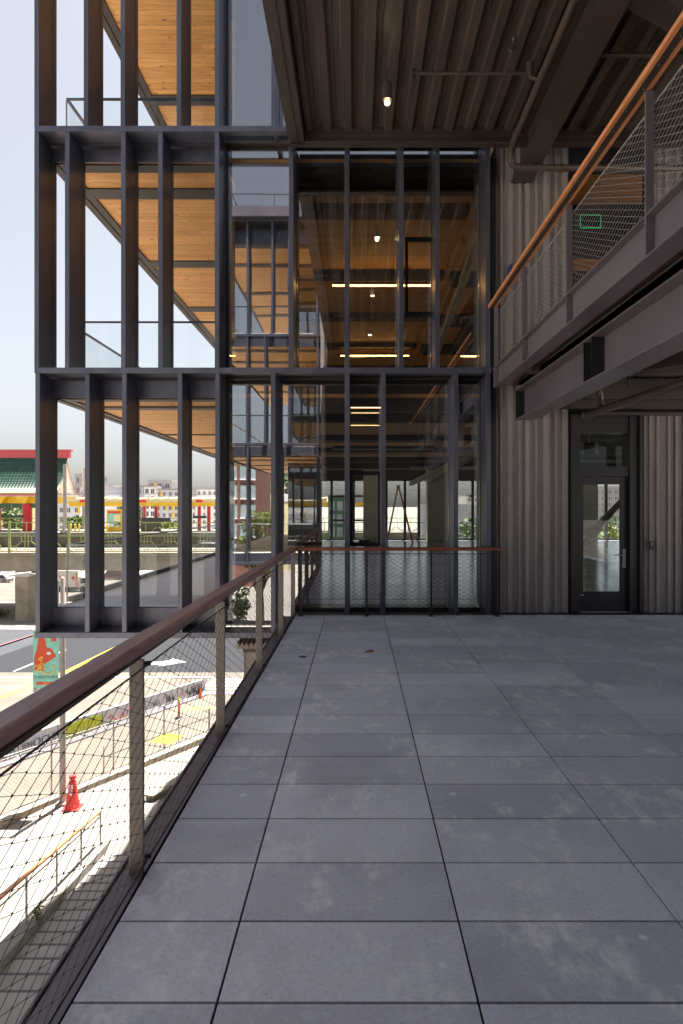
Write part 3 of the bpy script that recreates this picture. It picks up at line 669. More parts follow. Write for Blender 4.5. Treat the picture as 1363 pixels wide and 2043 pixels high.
# interior
box('room_floor', 'int_floor', A, XG + .05, 16, 11.3, 33, -.003, .004)
box('room_floor_slab', 'int_conc', A, 2.21, 16, 11.15, 33.2, -.3, -.004)
box('upper_floor_slab', 'int_conc', A, 2.21, 16, 11.15, 33, 3.6, 3.945)
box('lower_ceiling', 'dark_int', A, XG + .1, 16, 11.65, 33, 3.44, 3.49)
for (a, b_) in ((13.1, 15.9), (16.7, 19.4), (20.6, 23.4)): MB().box(XG + .3, 4.2 if a < 20 else 7, a, b_, 3.40, 3.435).build('ceiling_boards', 'soffit', A)
box('upper_ceiling', 'soffit', A, 2.21, 16, 11.15, 33, 7.42, 7.5)
bm_ = MB()
for y in (12.6, 16.2, 19.9, 23.6, 27.4): bm_.box(XG + .1, 15, y, y + .28, 3.31, 3.43)
for y in (12.7, 16.3, 20.0, 23.7, 27.4): bm_.box(2.3, 15, y, y + .28, 7.1, 7.415)
bm_.box(XG + .1, 2.1, 11.35, 11.6, 7.25, 7.68); bm_.box(XG + .1, 2.1, 11.35, 11.6, 3.30, 3.80)
bm_.box(3.4, 9, 12.99, 15.2, 7.3, 7.415).box(3.4, 9, 17.2, 19.6, 7.3, 7.415).box(3.4, 12, 21, 23.4, 7.3, 7.415)
for (za, zb) in ((3.30, 3.80), (7.25, 7.68), (11.2, 11.7)): MB().box(XG + .08, 2.14, 11.214, 11.345, za, zb).build('head_beam', 'brown_metal', A)
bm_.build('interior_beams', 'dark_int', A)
for i in range(3): box('reflection_backing', 'dark_int', A, XG + .12, -1.06, 11.5, 11.6, FZ[i] + .01, CZ[i])  # added dark backing so the mirrored view dominates these panes
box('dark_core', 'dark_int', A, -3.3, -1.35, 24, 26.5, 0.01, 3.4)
for (a, b_) in (((2.57, 14.1, 7.35), (2.62, 30, 5.84)), ((3.77, 18.8, 3.4), (2.44, 30, 2.68)), ((3.3, 13.0, 3.4), (2.2, 20, 2.45))): MB().tube([a, b_], .12, 4).build('diagonal_brace', 'white_bar', A)
d = 32
for (a, b_) in ((725, 757), (853, 901), (1163, 1193)): box('interior_column', 'int_conc', A, wx(a, d), wx(b_, d), d, d + .7, .01, 3.4)
for p_ in (985, 1060): box('interior_column', 'int_conc', A, wx(p_, 20), wx(p_ + 22, 20), 20, 20.4, .01, 3.4)
bk = MB().box(-2.2, 16, 32.9, 33.1, 2.9, 3.44).box(-2.2, 16, 32.9, 33.1, 0, .09)
for px in (662, 706, 771, 808, 836, 943, 1000, 1060, 1130, 1209, 1290): x = wx(px, 33); bk.box(x - .06, x + .06, 32.92, 33.08, .091, 2.899)
for (a, b_) in ((706, 725), (662, 706), (936, 943)): bk.box(wx(a, 33), wx(b_, 33), 32.93, 33.07, wz(992, 33), wz(988, 33)); bk.box(wx(a, 33), wx(b_, 33), 32.93, 33.07, wz(1040, 33), wz(1036, 33))
bk.build('rear_window_frame', 'black_metal', A)
box('rear_window_glass', 'clear', A, -2.2, 16, 32.99, 33.0, .092, 2.898)
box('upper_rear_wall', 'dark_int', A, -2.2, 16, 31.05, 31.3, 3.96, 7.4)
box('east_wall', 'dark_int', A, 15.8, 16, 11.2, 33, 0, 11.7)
# inclined steel leg seen through the door
lg = MB().tube([(10.25, 30, .0), (10.35, 30, .38), (10.65, 30, .62), (10.95, 30, .95), (11.8, 30, 1.85), (13.2, 30, 3.4)], [.42, .34, .25, .15, .13, .12], 12)
lg.build('inclined_leg', 'dirty', A)
# linear lights
def linear_light(px0, px1, py, h_, on, label, cat_group, thin=False):
    z = h_; d = F * (z - CH) / (VY - py)
    t = thing('linear_light', label, 'light', (wx((px0 + px1) / 2, d), d, z), cat_group)
    box('housing', 'black_metal', t, wx(px0, d), wx(px1, d), d - .03, d + .03, z + .02, z + (.035 if thin else .09))
    box('diffuser', ('dim_bar' if thin else 'light_bar') if on else 'white_bar', t, wx(px0, d), wx(px1, d), d - (.008 if thin else .025), d + (.008 if thin else .025), z + (.008 if thin else -.01), z + .019)
    hg = MB()
    for px in (px0 + 8, px1 - 8): hg.tube([(wx(px, d), d, z + .09), (wx(px, d), d, h_ + .33)], .006, 4)
    hg.build('hangers', 'black_metal', t)
linear_light(664, 861, 570, 7.1, True, 'long glowing yellow bar light nearest the facade on the upper storey', 'linear ceiling lights')
linear_light(680, 816, 710, 7.1, True, 'glowing yellow bar light deeper in the upper storey, left of the brace', 'linear ceiling lights')
linear_light(920, 958, 711, 7.1, True, 'short glowing yellow bar light right of the white diagonal brace', 'linear ceiling lights')
linear_light(664, 866, 897, 3.05, False, 'long unlit pale-edged bar light in the lower room', 'linear ceiling lights')
linear_light(652, 818, 936, 3.05, False, 'thin unlit bar light deep in the lower room', 'linear ceiling lights')
for px0, px1, py, lab in ((700, 760, 815, 'small warm bar light near the glass of the lower room'), (700, 760, 850, 'second small warm bar light behind the glass of the lower room')):
    linear_light(px0, px1, py, 3.3, True, lab, 'linear ceiling lights', True)
def spot(px, py, zc, lab):
    z = zc - .28; d = F * (z - CH) / (VY - py); x = wx(px, d)
    t = thing('track_spot', lab, 'light', (x, d, zc), 'small ceiling spots inside')
    MB().tube([(x, d, z + .13), (x, d, zc)], .012, 6).lathe((x, d, z), [(.05, 0), (.06, .05), (.055, .12), (.02, .14)], 12).build('housing', 'white_bar', t)
    MB().lathe((x, d, z - .012), [(.02, 0), (.045, .01)], 12).build('lens', 'bulb', t)
spot(753, 474, 7.4, 'round spot lamp under the beam on the upper storey'); spot(743, 590, 7.4, 'round spot lamp just below the long bar light'); spot(738, 668, 7.4, 'round spot lamp on the thin pipe of the upper storey')

# A-frame ladder inside
ld = thing('step_ladder', 'tall open A-frame ladder standing by the rear windows inside', 'ladder', (2.3, 31, 0))
d = 31; tx, tz = wx(794, d), wz(970, d)
for nm, px, yy in (('climbing_side', 822, 30.6), ('back_side', 772, 30.9)):
    bx_ = wx(px, d); mb = MB()
    for s_ in (-.16, .16): mb.tube([(tx, yy + s_ * .6, tz), (bx_, yy + s_ * 1.4, .02)], .03, 6)
    for k in range(1, 8): t_ = k / 8.3; x_ = tx + (bx_ - tx) * t_; zz = tz + (.02 - tz) * t_; mb.tube([(x_, yy - .1 - .12 * t_, zz), (x_, yy + .1 + .12 * t_, zz)], .022, 6)
    mb.build(nm, 'cone_orange' if nm[0] == 'c' else 'galv', ld)
box('top_cap', 'galv', ld, tx - .08, tx + .08, 30.6, 30.95, tz - .03, tz + .03)

# ---- opposite wing behind us (seen in the reflections)
B = thing('office_building', 'opposite finned wing with timber soffits, seen mirrored in the glazed bays', 'building', (-3, -4, 0))
BX = lambda L: [wx(p, 23.6) for p in L]
facade(B, -1.2, -1, [BX([372, 458.5, 493, 560, 634]), BX([372, 430, 492, 529, 577, 634]), BX([372, 461, 494, 543, 577, 634])], -5.98, -1.26)
for i in range(3):
    z = CZ[i]
    box('soffit', 'soffit', B, -4.9 - .1 * i, -1.25, -16, -1.75, z + .03, z + .09)
    for y in (-2.3, -4.3, -7.9, -11.5): MB().box(-4.85 - .1 * i, -1.27, y - .35, y, z + .002, z + .0295).build('soffit_strip', 'brown_metal', B)
    MB().box(-5.1, -4.97 - .1 * i, -16, -1.75, z - .01, z + .35).build('soffit_edge', 'brown_metal', B)
    box('floor_slab', 'int_conc', B, -4.9, -1.25, -16, -1.72, FZ[i] - .25, FZ[i])
    MB().box(-4.9, -1.27, -1.74, -1.70, CZ[i] - (.0 if i < 2 else .2), CZ[i] + .33).build('spandrel', 'fin', B)
    if i == 0: box('spandrel', 'fin', B, -4.9, -1.27, -1.74, -1.70, -.33, .0)
    MB().box(-5.0, -1.27, -2.05, -2.0, FZ[i] + 1.02, FZ[i] + 1.06).box(-5.0, -4.95, -15, -2.05, FZ[i] + 1.02, FZ[i] + 1.06).build('balcony_rail', 'white_bar', B)
    box('balcony_glass', 'clear', B, -4.95, -1.3, -2.03, -2.018, FZ[i] + .01, FZ[i] + 1.01)
for i in range(3): box('glazed_core', 'black_metal', B, -2.9, -1.26, -6.1, -6.0, FZ[i] + .01, CZ[i]); box('core_glazing', 'glass', B, -2.9, -1.26, -5.99, -5.98, FZ[i] + .01, CZ[i])
box('fascia', 'purple_steel', B, -4.9, -1.15, -16, -1.0, 11.8, 12.15)
box('roof', 'brown_metal', B, -4.85, -1.2, -16, -1.1, 12.151, 12.2)
MB().tube([(-4.4, -1.4, 12.75), (-1.3, -1.4, 12.75)], .02, 6).tube([(-4.4, -1.4, 12.75), (-4.4, -8, 12.75)], .02, 6).tube([(-4.4, -1.4, 12.2), (-4.4, -1.4, 12.75)], .015, 6).tube([(-2.9, -1.4, 12.2), (-2.9, -1.4, 12.75)], .015, 6).build('roof_rail', 'fin', B)
box('side_wall', 'ribbed', B, -1.25, -1.13, -16, -1.3, 0, 11.8)
rw = thing('rear_wall', 'dark wall closing the terrace behind the viewpoint', 'wall', (3, -3.4, 0))
MB().box(-1.12, 5.2, -3.6, -3.205, -.6, 7.595).build('rear_face', 'brown_metal', rw)

# ================================================================= GROUND, ROADS
GB = [(-400, -8), (21.6, -8), (46, -10), (73, -11), (134, -12.7), (300, -13), (4000, -13)]
def gz(y):
    for (a, za), (b_, zb) in zip(GB, GB[1:]):
        if y <= b_: return za + (zb - za) * (y - a) / (b_ - a)
    return GB[-1][1]
def sheet(name, m, x0, x1, y0, y1, off, kind=True, xs0=None, xs1=None):
    """a ground-following sheet; x0/x1 may be functions of y"""
    f0 = x0 if callable(x0) else (lambda y: x0); f1 = x1 if callable(x1) else (lambda y: x1)
    ys = sorted({y0, y1} | {a for a, _ in GB if y0 < a < y1}); mb = MB()
    for a, b_ in zip(ys, ys[1:]): mb.poly([(f0(a), a, gz(a) + off), (f1(a), a, gz(a) + off), (f1(b_), b_, gz(b_) + off), (f0(b_), b_, gz(b_) + off)])
    o = mb.build(name, m)
    return structure(o) if kind else o
sheet('ground', 'ground', -1500, 1500, -400, 4000, 0)
barx = lambda y: -13.7 + (y - 26) * .3462
sheet('road', 'asphalt_l', -30.4, -2, 6, 47.2, .004)
sheet('road', 'asphalt_shade', -90, 60, 47.2, 67.5, .006)
sheet('road', 'asphalt_l', -300, 200, 92, 133, .006)
sheet('pavement', 'paving_shade', -90, -30.6, 47.2, 66.5, .11)
sheet('road', 'paving_shade', -30.4, -28.3, 47.2, 67.4, .010)
sheet('pavement', 'sidewalk', -90, -30.6, 30, 47.2, .05)
sheet('pavement', 'sidewalk', -90, 60, 67.5, 92, .012)
walkx = lambda y: -10.7 + (y - 20) * .448
sheet('plaza_paving', 'sidewalk', lambda y: walkx(y), -.8, 18.9, 44.5, .012)
sheet('plaza_paving', 'sidewalk', -10.75, -6.0, 5, 18.9, .012)
sheet('ramp_paving', 'beige', lambda y: barx(y) + .3, lambda y: walkx(y) - .1, 20, 40, .010)
sheet('ramp_paving', 'beige', -16.5, -10.8, 8, 20, .010)
# joints, painted wire-shadow lines and stains in the paving
jl = MB()
for y in (21, 24.5, 28, 31.5, 35, 38.5): 
    jl.hexa([(walkx(y), y, gz(y) + .0125), (-2, y, gz(y) + .0125), (-2, y + .03, gz(y) + .0125), (walkx(y), y + .03, gz(y) + .0125)] + [(walkx(y), y, gz(y) + .016), (-2, y, gz(y) + .016), (-2, y + .03, gz(y) + .016), (walkx(y), y + .03, gz(y) + .016)])
structure(jl.build('paving_joints', 'dirty'))
for yy_ in (42.1, 44.2, 44.9): sheet('seam_shadow_line', 'dirty', -30.3, -9.4, yy_, yy_ + .07, .009)  # crosswise strips stand in for the shadows of overhead wires
for xx_ in (-26.2, -17.9): sheet('seam_shadow_line', 'dirty', xx_, xx_ + .07, 20, 47, .0085)
# markings
def mark(name, m, pts, off=.012):
    ps = [(x, y, gz(y) + off) for x, y in pts]; return structure(MB().poly(ps).build(name, m))
for dx in (-.18, .12):
    for a, b_ in ((24, 46), (46, 67)): sheet('road_marking', 'yellow', -20.5 + dx, -20.5 + dx + .13, a, b_, .012)
sheet('road_marking', 'paint_white', -24.3, -24.15, 47.5, 56, .012)
sheet('road_marking', 'paint_white', -17.2, -17.0, 26, 40, .012)
for k in range(5): sheet('road_marking', 'paint_white', -9.6, -3.2, 43.2 - k * .0 + k * 1.1 - 3.2, 43.7 + k * 1.1 - 3.2, .018)
sheet('road_marking', 'paint_white', -29, -9.8, 45.4, 45.8, .012)
mark('road_arrow', 'paint_white', [(-16.2, 49.6), (-14.6, 49.9), (-14.5, 49.3), (-12.9, 50.9), (-14.3, 52.2), (-14.35, 51.3), (-16.0, 50.6)])
mark('tactile_paving', 'bright_yellow', [(-9.05, 29.3), (-8.0, 29.0), (-7.8, 30.4), (-8.75, 30.8)], .02)
mark('tactile_paving', 'faded_yellow', [(-9.3, 35.2), (-6.1, 36.2), (-6.1, 36.9), (-9.2, 36.2)], .02)
mh = MB().lathe((-8.55, 19.9, -7.985), [(.33, 0), (.33, .006)], 20).build('manhole_cover', 'dirty'); tag(mh, 'round worn manhole cover in the pale pavement below the red cone', 'manhole cover')
kb = sheet('kerb', 'red_kerb', -30.6, -30.4, 20, 66, .14)
sheet('kerb', 'sidewalk', -12.4, -9, 45, 45.2, .12)

# ---- stairs going down beside the terrace
stp = MB(); eg = MB(); n_ = 14
def stair_l(y): return -5.84 - (y - 10.5) * .14
for k in range(n_ + 1):
    ya = 10.5 + .6 * (k - 1) if k else 1.0; yb = 10.5 + .6 * k; z = -5.85 - .15 * k
    if k == n_: continue
    xl = stair_l((ya + yb) / 2 if k else 10.5); stp.box(xl, -.9, ya + (.0 if k == 0 else .001), yb, -8.3, z)
    eg.box(xl + .01, -.91, yb - .05, yb + .004, z - .03, z + .004)
st_ = thing('outdoor_stairs', 'wide pale concrete stairs with painted shade lines on the nosings descending beside the terrace', 'stairs', (-4, 14, -8))
stp.build('treads', 'stair', st_); eg.build('nosing_shade_strips', 'nosing_shade', st_)
cw = MB(); 
ya, yb = 6.0, 19.4; zt = lambda y: -5.85 - .25 * max(0, y - 10.5) + .14
for a, b_ in ((6.0, 10.5), (10.5, 19.4)):
    cw.hexa([(stair_l(a) - .32, a, -8.3), (stair_l(a) - .002, a, -8.3), (stair_l(b_) - .002, b_, -8.3), (stair_l(b_) - .32, b_, -8.3), (stair_l(a) - .32, a, zt(a)), (stair_l(a) - .002, a, zt(a)), (stair_l(b_) - .002, b_, zt(b_)), (stair_l(b_) - .32, b_, zt(b_))])
cw.build('cheek_wall', 'sidewalk', st_)
sr = thing('stair_handrail', 'stair railing with orange timber handrail on thin grey posts', 'handrail', (-6.5, 14, -7))
pts = []
for y in (7.0, 9.0, 11.0, 12.9, 14.8, 16.8, 18.8):
    x = stair_l(y) - .16; z = zt(y); MB().tube([(x, y, z - .02), (x, y, z + .90)], .022, 8).build('post', 'galv', sr); pts.append((x, y, z + .92))
mb = MB()
for a, b_ in zip(pts, pts[1:]): mb.hexa([(a[0] - .04, a[1], a[2]), (a[0] + .04, a[1], a[2]), (b_[0] + .04, b_[1], b_[2]), (b_[0] - .04, b_[1], b_[2])] + [(a[0] - .04, a[1], a[2] + .045), (a[0] + .04, a[1], a[2] + .045), (b_[0] + .04, b_[1], b_[2] + .045), (b_[0] - .04, b_[1], b_[2] + .045)])
mb.build('timber_handrail', 'mez_wood', sr)
mb = MB().tube([(p[0], p[1], p[2] - .13) for p in pts], .016, 6); mb.build('lower_rail', 'galv', sr)

# weeds by the stairs
def leaves(mb, c, rad, n, size, flat=1.0, rnd=random):
    for _ in range(n):
        while True:
            p = Vector((rnd.uniform(-1, 1), rnd.uniform(-1, 1), rnd.uniform(-1, 1)))
            if p.length < 1: break
        p = Vector(c) + Vector((p.x * rad[0], p.y * rad[1], p.z * rad[2]))
        a = Vector((rnd.gauss(0, 1), rnd.gauss(0, 1), rnd.gauss(0, .6))).normalized(); b_ = a.cross(Vector((rnd.gauss(0, 1), rnd.gauss(0, 1), rnd.gauss(0, 1)))).normalized()
        s_ = size * rnd.uniform(.6, 1.3)
        mb.poly([tuple(p - a * s_), tuple(p - b_ * s_ * .45), tuple(p + a * s_), tuple(p + b_ * s_ * .45)])
def tree(loc, h, rad, mname, label, group=None, clumps=16, per=90, size=.16, name='street_tree', cz=.62):
    x, y, z = loc; t = thing(name, label, 'tree', loc, group)
    tr = MB().tube([(x, y, z - .2), (x + .05, y, z + h * .3), (x - .04, y + .05, z + h * .55)], h * .035, 8, h * .018)
    cl = MB(); rr = random.Random(int(x * 13 + y * 7))
    for k in range(clumps):
        an = rr.uniform(0, 6.28); q = rr.uniform(.15, .8); zz = rr.uniform(-.62, .8)
        c = (x + math.cos(an) * rad * q, y + math.sin(an) * rad * q, z + h * cz + zz * h * .33)
        tr.tube([(x, y, z + h * .38), ((x + c[0]) / 2, (y + c[1]) / 2, z + h * .5), c], h * .013, 5, h * .004)
        r_ = rad * rr.uniform(.25, .5); leaves(cl, c, (r_, r_, r_ * .7), per, size, rnd=rr)
    tr.build('trunk', 'bark', t); cl.build('crown', mname, t)
    return t
def bush(loc, rad, hgt, mname, label, n=500, size=.08, group=None):
    t = thing('bush', label, 'bush', loc, group); cl = MB(); rr = random.Random(int(loc[0] * 17 + loc[1]))
    st = MB()
    for k in range(7):
        an = rr.uniform(0, 6.28); q = rr.uniform(0, .6); c = (loc[0] + math.cos(an) * rad * q, loc[1] + math.sin(an) * rad * q, loc[2] + hgt * rr.uniform(.4, .75))
        st.tube([(loc[0], loc[1], loc[2] - .1), c], .03 * rad, 5); leaves(cl, c, (rad * .5, rad * .5, hgt * .35), n // 7, size, rnd=rr)
    st.build('stems', 'bark', t); cl.build('leaves', mname, t); return t
bush((-6.22, 13.1, -6.4), .2, .34, 'leaf_y', 'small sprig of weeds growing at the cheek wall of the stairs', 90, .035)
bush((-11.6, 20.6, -8), .5, .4, 'leaf_y', 'low yellow-green weeds beside the dirty kerb of the walk', 160, .07)

# ---- kerb wall and chain-link fence along the plaza
dk = thing('low_wall', 'low stained concrete kerb wall along the plaza edge', 'low wall', (-9, 24, -8.3))
mb = MB()
for a, b_ in ((12.0, 20.0), (20, 30.5)):
    fx = (lambda y: walkx(y) if y > 20 else -10.7 - (20 - y) * .2)
    mb.hexa([(fx(a) - .9, a, gz(a) - .2), (fx(a), a, gz(a) - .2), (fx(b_), b_, gz(b_) - .2), (fx(b_) - .9, b_, gz(b_) - .2), (fx(a) - .9, a, gz(a) + .1), (fx(a), a, gz(a) + .28), (fx(b_), b_, gz(b_) + .28), (fx(b_) - .9, b_, gz(b_) + .1)])
mb.build('wall_body', 'dirty', dk)
M['link'] = mat('chain_link_wire', (.36, .31, .26, 1), .6)
cf = thing('chain_link_fence', 'thin grey chain-link fence above the stained kerb wall', 'fence', (-11, 22, -8))
fxx = lambda y: -11.6 + (y - 20) * .448
mb = MB()
for y in (12.5, 15, 17.6, 20.2, 22.8, 25.4, 28): MB().tube([(fxx(y), y, gz(y)), (fxx(y), y, gz(y) + 1.9)], .03, 6).build('fence_post', 'galv', cf)
for y0_, s_ in ((12.5, 1), (12.5, -1)):
    k = 0
    while k < 125:
        y = 10.7 + k * .14; za, zb = gz(y) + .05, gz(y) + 1.85
        ya_, yb_ = (y, y + 1.8) if s_ > 0 else (y + 1.8, y)
        if 12.4 <= min(ya_, yb_) and max(ya_, yb_) <= 28.1: mb.tube([(fxx(ya_), ya_, za), (fxx(yb_), yb_, zb)], .005, 3, cap=False)
        k += 1
mb.build('wire_mesh', 'link', cf)
MB().tube([(fxx(12.5), 12.5, gz(12.5) + 1.88), (fxx(20), 20, gz(20) + 1.88), (fxx(28), 28, gz(28) + 1.88)], .022, 6).build('top_rail', 'galv', cf)

# pipe railings on the plaza
def pipe_rail(a, b_, n, h, label, nrails=2):
    t = thing('pipe_railing', label, 'railing', (a[0], a[1], gz(a[1])), 'pipe railings on the plaza')
    P_ = [(a[0] + (b_[0] - a[0]) * k / n, a[1] + (b_[1] - a[1]) * k / n) for k in range(n + 1)]
    for x, y in P_: MB().tube([(x, y, gz(y)), (x, y, gz(y) + h)], .024, 6).build('post', 'galv', t)
    rl = MB()
    for q in range(nrails): rl.tube([(x, y, gz(y) + h - q * .38) for x, y in P_], .022, 6)
    rl.build('rails', 'galv', t)
pipe_rail((-9.4, 25.0), (-6.9, 31.4), 3, 1.0, 'grey pipe railing sloping across the plaza left of the yellow paving')
pipe_rail((-6.9, 31.6), (-4.6, 36.0), 3, 1.0, 'grey pipe railing beyond the yellow paving pad')
lw = thing('low_wall', 'low pale retaining wall with brown cap below the terrace edge', 'low wall', (-5.6, 25, -8.2))
MB().hexa([(-6.95, 22.2, -8.3), (-6.7, 22.1, -8.3), (-4.9, 27.0, -8.6), (-5.15, 27.1, -8.6), (-6.95, 22.2, -7.86), (-6.7, 22.1, -7.86), (-4.9, 27.0, -8.2), (-5.15, 27.1, -8.2)]).build('wall_body', 'beige', lw)
MB().hexa([(-7.0, 22.1, -7.859), (-6.65, 22.0, -7.859), (-4.85, 27.1, -8.199), (-5.2, 27.2, -8.199), (-7.0, 22.1, -7.80), (-6.65, 22.0, -7.80), (-4.85, 27.1, -8.14), (-5.2, 27.2, -8.14)]).build('wall_cap', 'dirty', lw)

# ---- concrete barriers with graffiti
bdir = Vector((.3462, 1, 0)).normalized(); bn = Vector((-bdir.y, bdir.x, 0))          # bn points away from us (left)
brs = []
labs = ['graffitied concrete barrier with thin blue scrawl, nearest the handrail', 'concrete barrier tagged with blue bubble letters', 'concrete barrier covered in lime green graffiti', 'concrete barrier with red scribbled graffiti', 'grey concrete barrier with small black scribbles', 'last grey concrete barrier with dark tags near the small orange cone']
y = 19.0
seg = [(-13.7 + (yy - 26) * .3462, yy) for yy in (22.6, 26.6, 28.6, 31.2, 34.2, 36.9, 39.6)]
for k in range(6):
    (xa, ya), (xb, yb) = seg[k], seg[k + 1]; a = Vector((xa, ya, gz(ya))); b_ = Vector((xb, yb, gz(yb))); dd = (b_ - a).normalized() * .03; a += dd; b_ -= dd
    t = thing('concrete_barrier', labs[k], 'barrier', tuple(a), 'concrete road barriers')
    sec = [(-.30, -.1), (-.30, .08), (-.17, .30), (-.10, .95), (.10, .95), (.17, .30), (.30, .08), (.30, -.1)]
    MB().prism([tuple(a + bn * u + Vector((0, 0, v))) for u, v in sec], tuple(b_ - a)).build('barrier_body', 'barrier', t)
    face = a - bn * .15 + Vector((0, 0, .55)); L = (b_ - a)
    fo = -bn * .02
    nrm_up = Vector((0, 0, 1))
    def gtext(txt, m, f_, size, dz=0): text_mesh('graffiti', txt, m, t, tuple(face + L * f_ + fo * 2.2 + Vector((0, 0, dz - .02))), tuple(L), (0, 0, 1), size, .01)
    def scrawl(m, f0, f1, n, amp, r, sd):
        rr = random.Random(sd); pts = []
        for q in range(n): fq = f0 + (f1 - f0) * q / (n - 1) + rr.uniform(-.02, .02); pts.append(tuple(face + L * fq + fo * 2.0 + Vector((0, 0, rr.uniform(-amp, amp) - .02))))
        MB().tube(pts, r, 5).build('graffiti', m, t)
    if k == 0: gtext('UR', 'graf_blue', .88, .62); scrawl('graf_blue', .55, .74, 8, .28, .02, 5)
    if k == 1: gtext('SERK', 'sign_black', .2, .3); gtext('OCUP', 'graf_blue', .66, .5)
    if k == 2:
        bl = MB()
        for q in range(7):
            fq = .08 + q * .135; c = face + L * fq + fo * 1.7; up = Vector((0, 0, 1)); u = L.normalized()
            bl.prism([tuple(c + u * .26 * math.cos(an) + up * (.33 + .04 * (q % 2)) * math.sin(an)) for an in [i * 2 * math.pi / 14 for i in range(14)]], tuple(fo * (.3 + .12 * (q % 3))))
        bl.build('graffiti', 'graf_lime', t)
        if k == 2: scrawl('sign_black', .05, .95, 22, .3, .012, 3)
    if k == 3: scrawl('graf_red', .1, .85, 24, .25, .022, 21)
    if k == 4: scrawl('sign_black', .1, .4, 14, .2, .012, 4); scrawl('sign_black', .6, .85, 20, .28, .016, 14)
    if k == 5: scrawl('sign_black', .3, .85, 34, .34, .02, 9); scrawl('graf_red', .1, .25, 8, .15, .014, 19)

# ---- cones, delineator
def cone(loc, h, label, m='cone_red', txt=False):
    t = thing('traffic_cone', label, 'traffic cone', loc, 'traffic cones')
    x, y, z = loc; b_ = (.25 if txt else .24) * h
    MB().box(x - b_, x + b_, y - b_, y + b_, z, z + .04 * h).build('base', m if txt else 'rubber', t, bevel=.01)
    MB().lathe((x, y, z), [(.225 * h, .04 * h), (.215 * h, .10 * h), (.20 * h, .12 * h), (.10 * h, .76 * h), (.12 * h, .765 * h), (.105 * h, .80 * h), (.065 * h, .84 * h), (.06 * h, .89 * h), (.10 * h, .90 * h), (.095 * h, .99 * h), (.06 * h, 1.0 * h)] if txt else [(.19 * h, .04 * h), (.17 * h, .07 * h), (.035 * h, 1.0 * h)], 20).build('cone_body', m, t, smooth=False)
    if txt: text_mesh('lettering', 'STOP', 'sign_white', t, (x - .0, y - .165 * h, z + .60 * h), (0, -.18, -1), (1, 0, 0), .14, .02)
cone((-9.10, 21.55, gz(21.55) + .012), 1.06, 'tall red traffic cone with white lettering beside the lamp post', 'cone_red', True)
cone((-9.0, 38.7, gz(38.7) + .014), .66, 'small orange traffic cone standing past the last barrier', 'cone_orange')
dl = thing('delineator_post', 'slender orange delineator post with yellow top on a dark base', 'delineator', (-8.9, 33.7, gz(33.7)))
x, y, z = -8.9, 33.7, gz(33.7) + .012
MB().lathe((x, y, z), [(.24, 0), (.24, .03), (.1, .07)], 12).build('base', 'rubber', dl); MB().lathe((x, y, z), [(.06, .07), (.05, .85)], 12).build('shaft', 'cone_orange', dl)
MB().lathe((x, y, z), [(.065, .851), (.065, .95), (.03, .97), (.03, 1.05)], 12).build('top', 'bright_yellow', dl)

# ---- street lamp with banner
lp = thing('street_lamp', 'grey street lamp post with curved arm above the red cone', 'street lamp', (-9.55, 21.8, -8))
x, y, z = -9.53, 21.8, gz(21.8)
MB().box(x - .18, x + .18, y - .18, y + .18, z + .012, z + .12).build('base', 'pole', lp, bevel=.02)
MB().lathe((x, y, z + .12), [(.105, 0), (.10, .4), (.085, 4), (.07, 7.25), (.03, 7.3)], 14).build('pole', 'pole', lp, smooth=True)
MB().tube([(x, y, z + 7.2), (x - .4, y, z + 7.42), (x - .9, y, z + 7.5), (x - 1.1, y, z + 7.5)], .035, 8).build('arm', 'galv', lp, smooth=True)
MB().hexa([(x - 1.75, y - .1, z + 7.43), (x - 1.05, y - .14, z + 7.43), (x - 1.05, y + .14, z + 7.43), (x - 1.75, y + .1, z + 7.43), (x - 1.7, y - .06, z + 7.52), (x - 1.05, y - .1, z + 7.58), (x - 1.05, y + .1, z + 7.58), (x - 1.7, y + .06, z + 7.52)]).build('lamp_head', 'white_bar', lp, bevel=.02)
MB().tube([(x, y - .02, z + 5.68), (x - .98, y - .02, z + 5.68)], .015, 6).tube([(x, y - .02, z + 3.70), (x - .98, y - .02, z + 3.70)], .015, 6).build('banner_arms', 'galv', lp)
bn_ = thing('street_banner', 'teal festival banner with red shape and yellow strokes reading CHINATOWN', 'banner', (x - .55, y, z + 5))
bx0, bx1, bz0, bz1, by = x - .95, x - .12, z + 3.72, z + 5.66, y - .02
box('banner_cloth', 'teal', bn_, bx0, bx1, by - .006, by + .006, bz0, bz1)
W_ = bx1 - bx0; H_ = bz1 - bz0
def bp(u, v): return (bx0 + u * W_, by - .009, bz1 - v * W_)
blob = [(.22, .55), (.45, .5), (.52, .95), (.72, 1.0), (.92, 1.30), (.62, 1.5), (.42, 1.62), (.40, 1.86), (.06, 1.86), (.04, 1.35), (.14, 1.05)]
MB().prism([bp(u, v - .32) for u, v in blob], (0, .002, 0)).build('printed_shape', 'banner_red', bn_)
MB().prism([(bx0 + (.62 + .09 * math.cos(a)) * W_, by - .0105, bz1 - (.87 + .065 * math.sin(a)) * W_) for a in [i * .5236 for i in range(12)]], (0, .001, 0)).build('printed_ring', 'sign_white', bn_)
yl = MB()
def stroke(pts, r): yl.tube([(bx0 + u * W_, by - .014, bz1 - v * W_) for u, v in pts], r, 4)
stroke([(.36, .98), (.22, 1.12), (.28, 1.2), (.38, 1.02)], .022); stroke([(.08, 1.3), (.14, 1.38), (.40, 1.22), (.42, 1.3), (.20, 1.44)], .018); stroke([(.32, 1.35), (.12, 1.62)], .028); stroke([(.28, 1.44), (.42, 1.42)], .018); stroke([(.33, 1.42), (.32, 1.55), (.48, 1.66), (.68, 1.68), (.84, 1.56), (.86, 1.42), (.74, 1.34)], .022)
stroke([(.5, 1.46), (.55, 1.48)], .03)
yl.build('printed_strokes', 'banner_yellow', bn_)
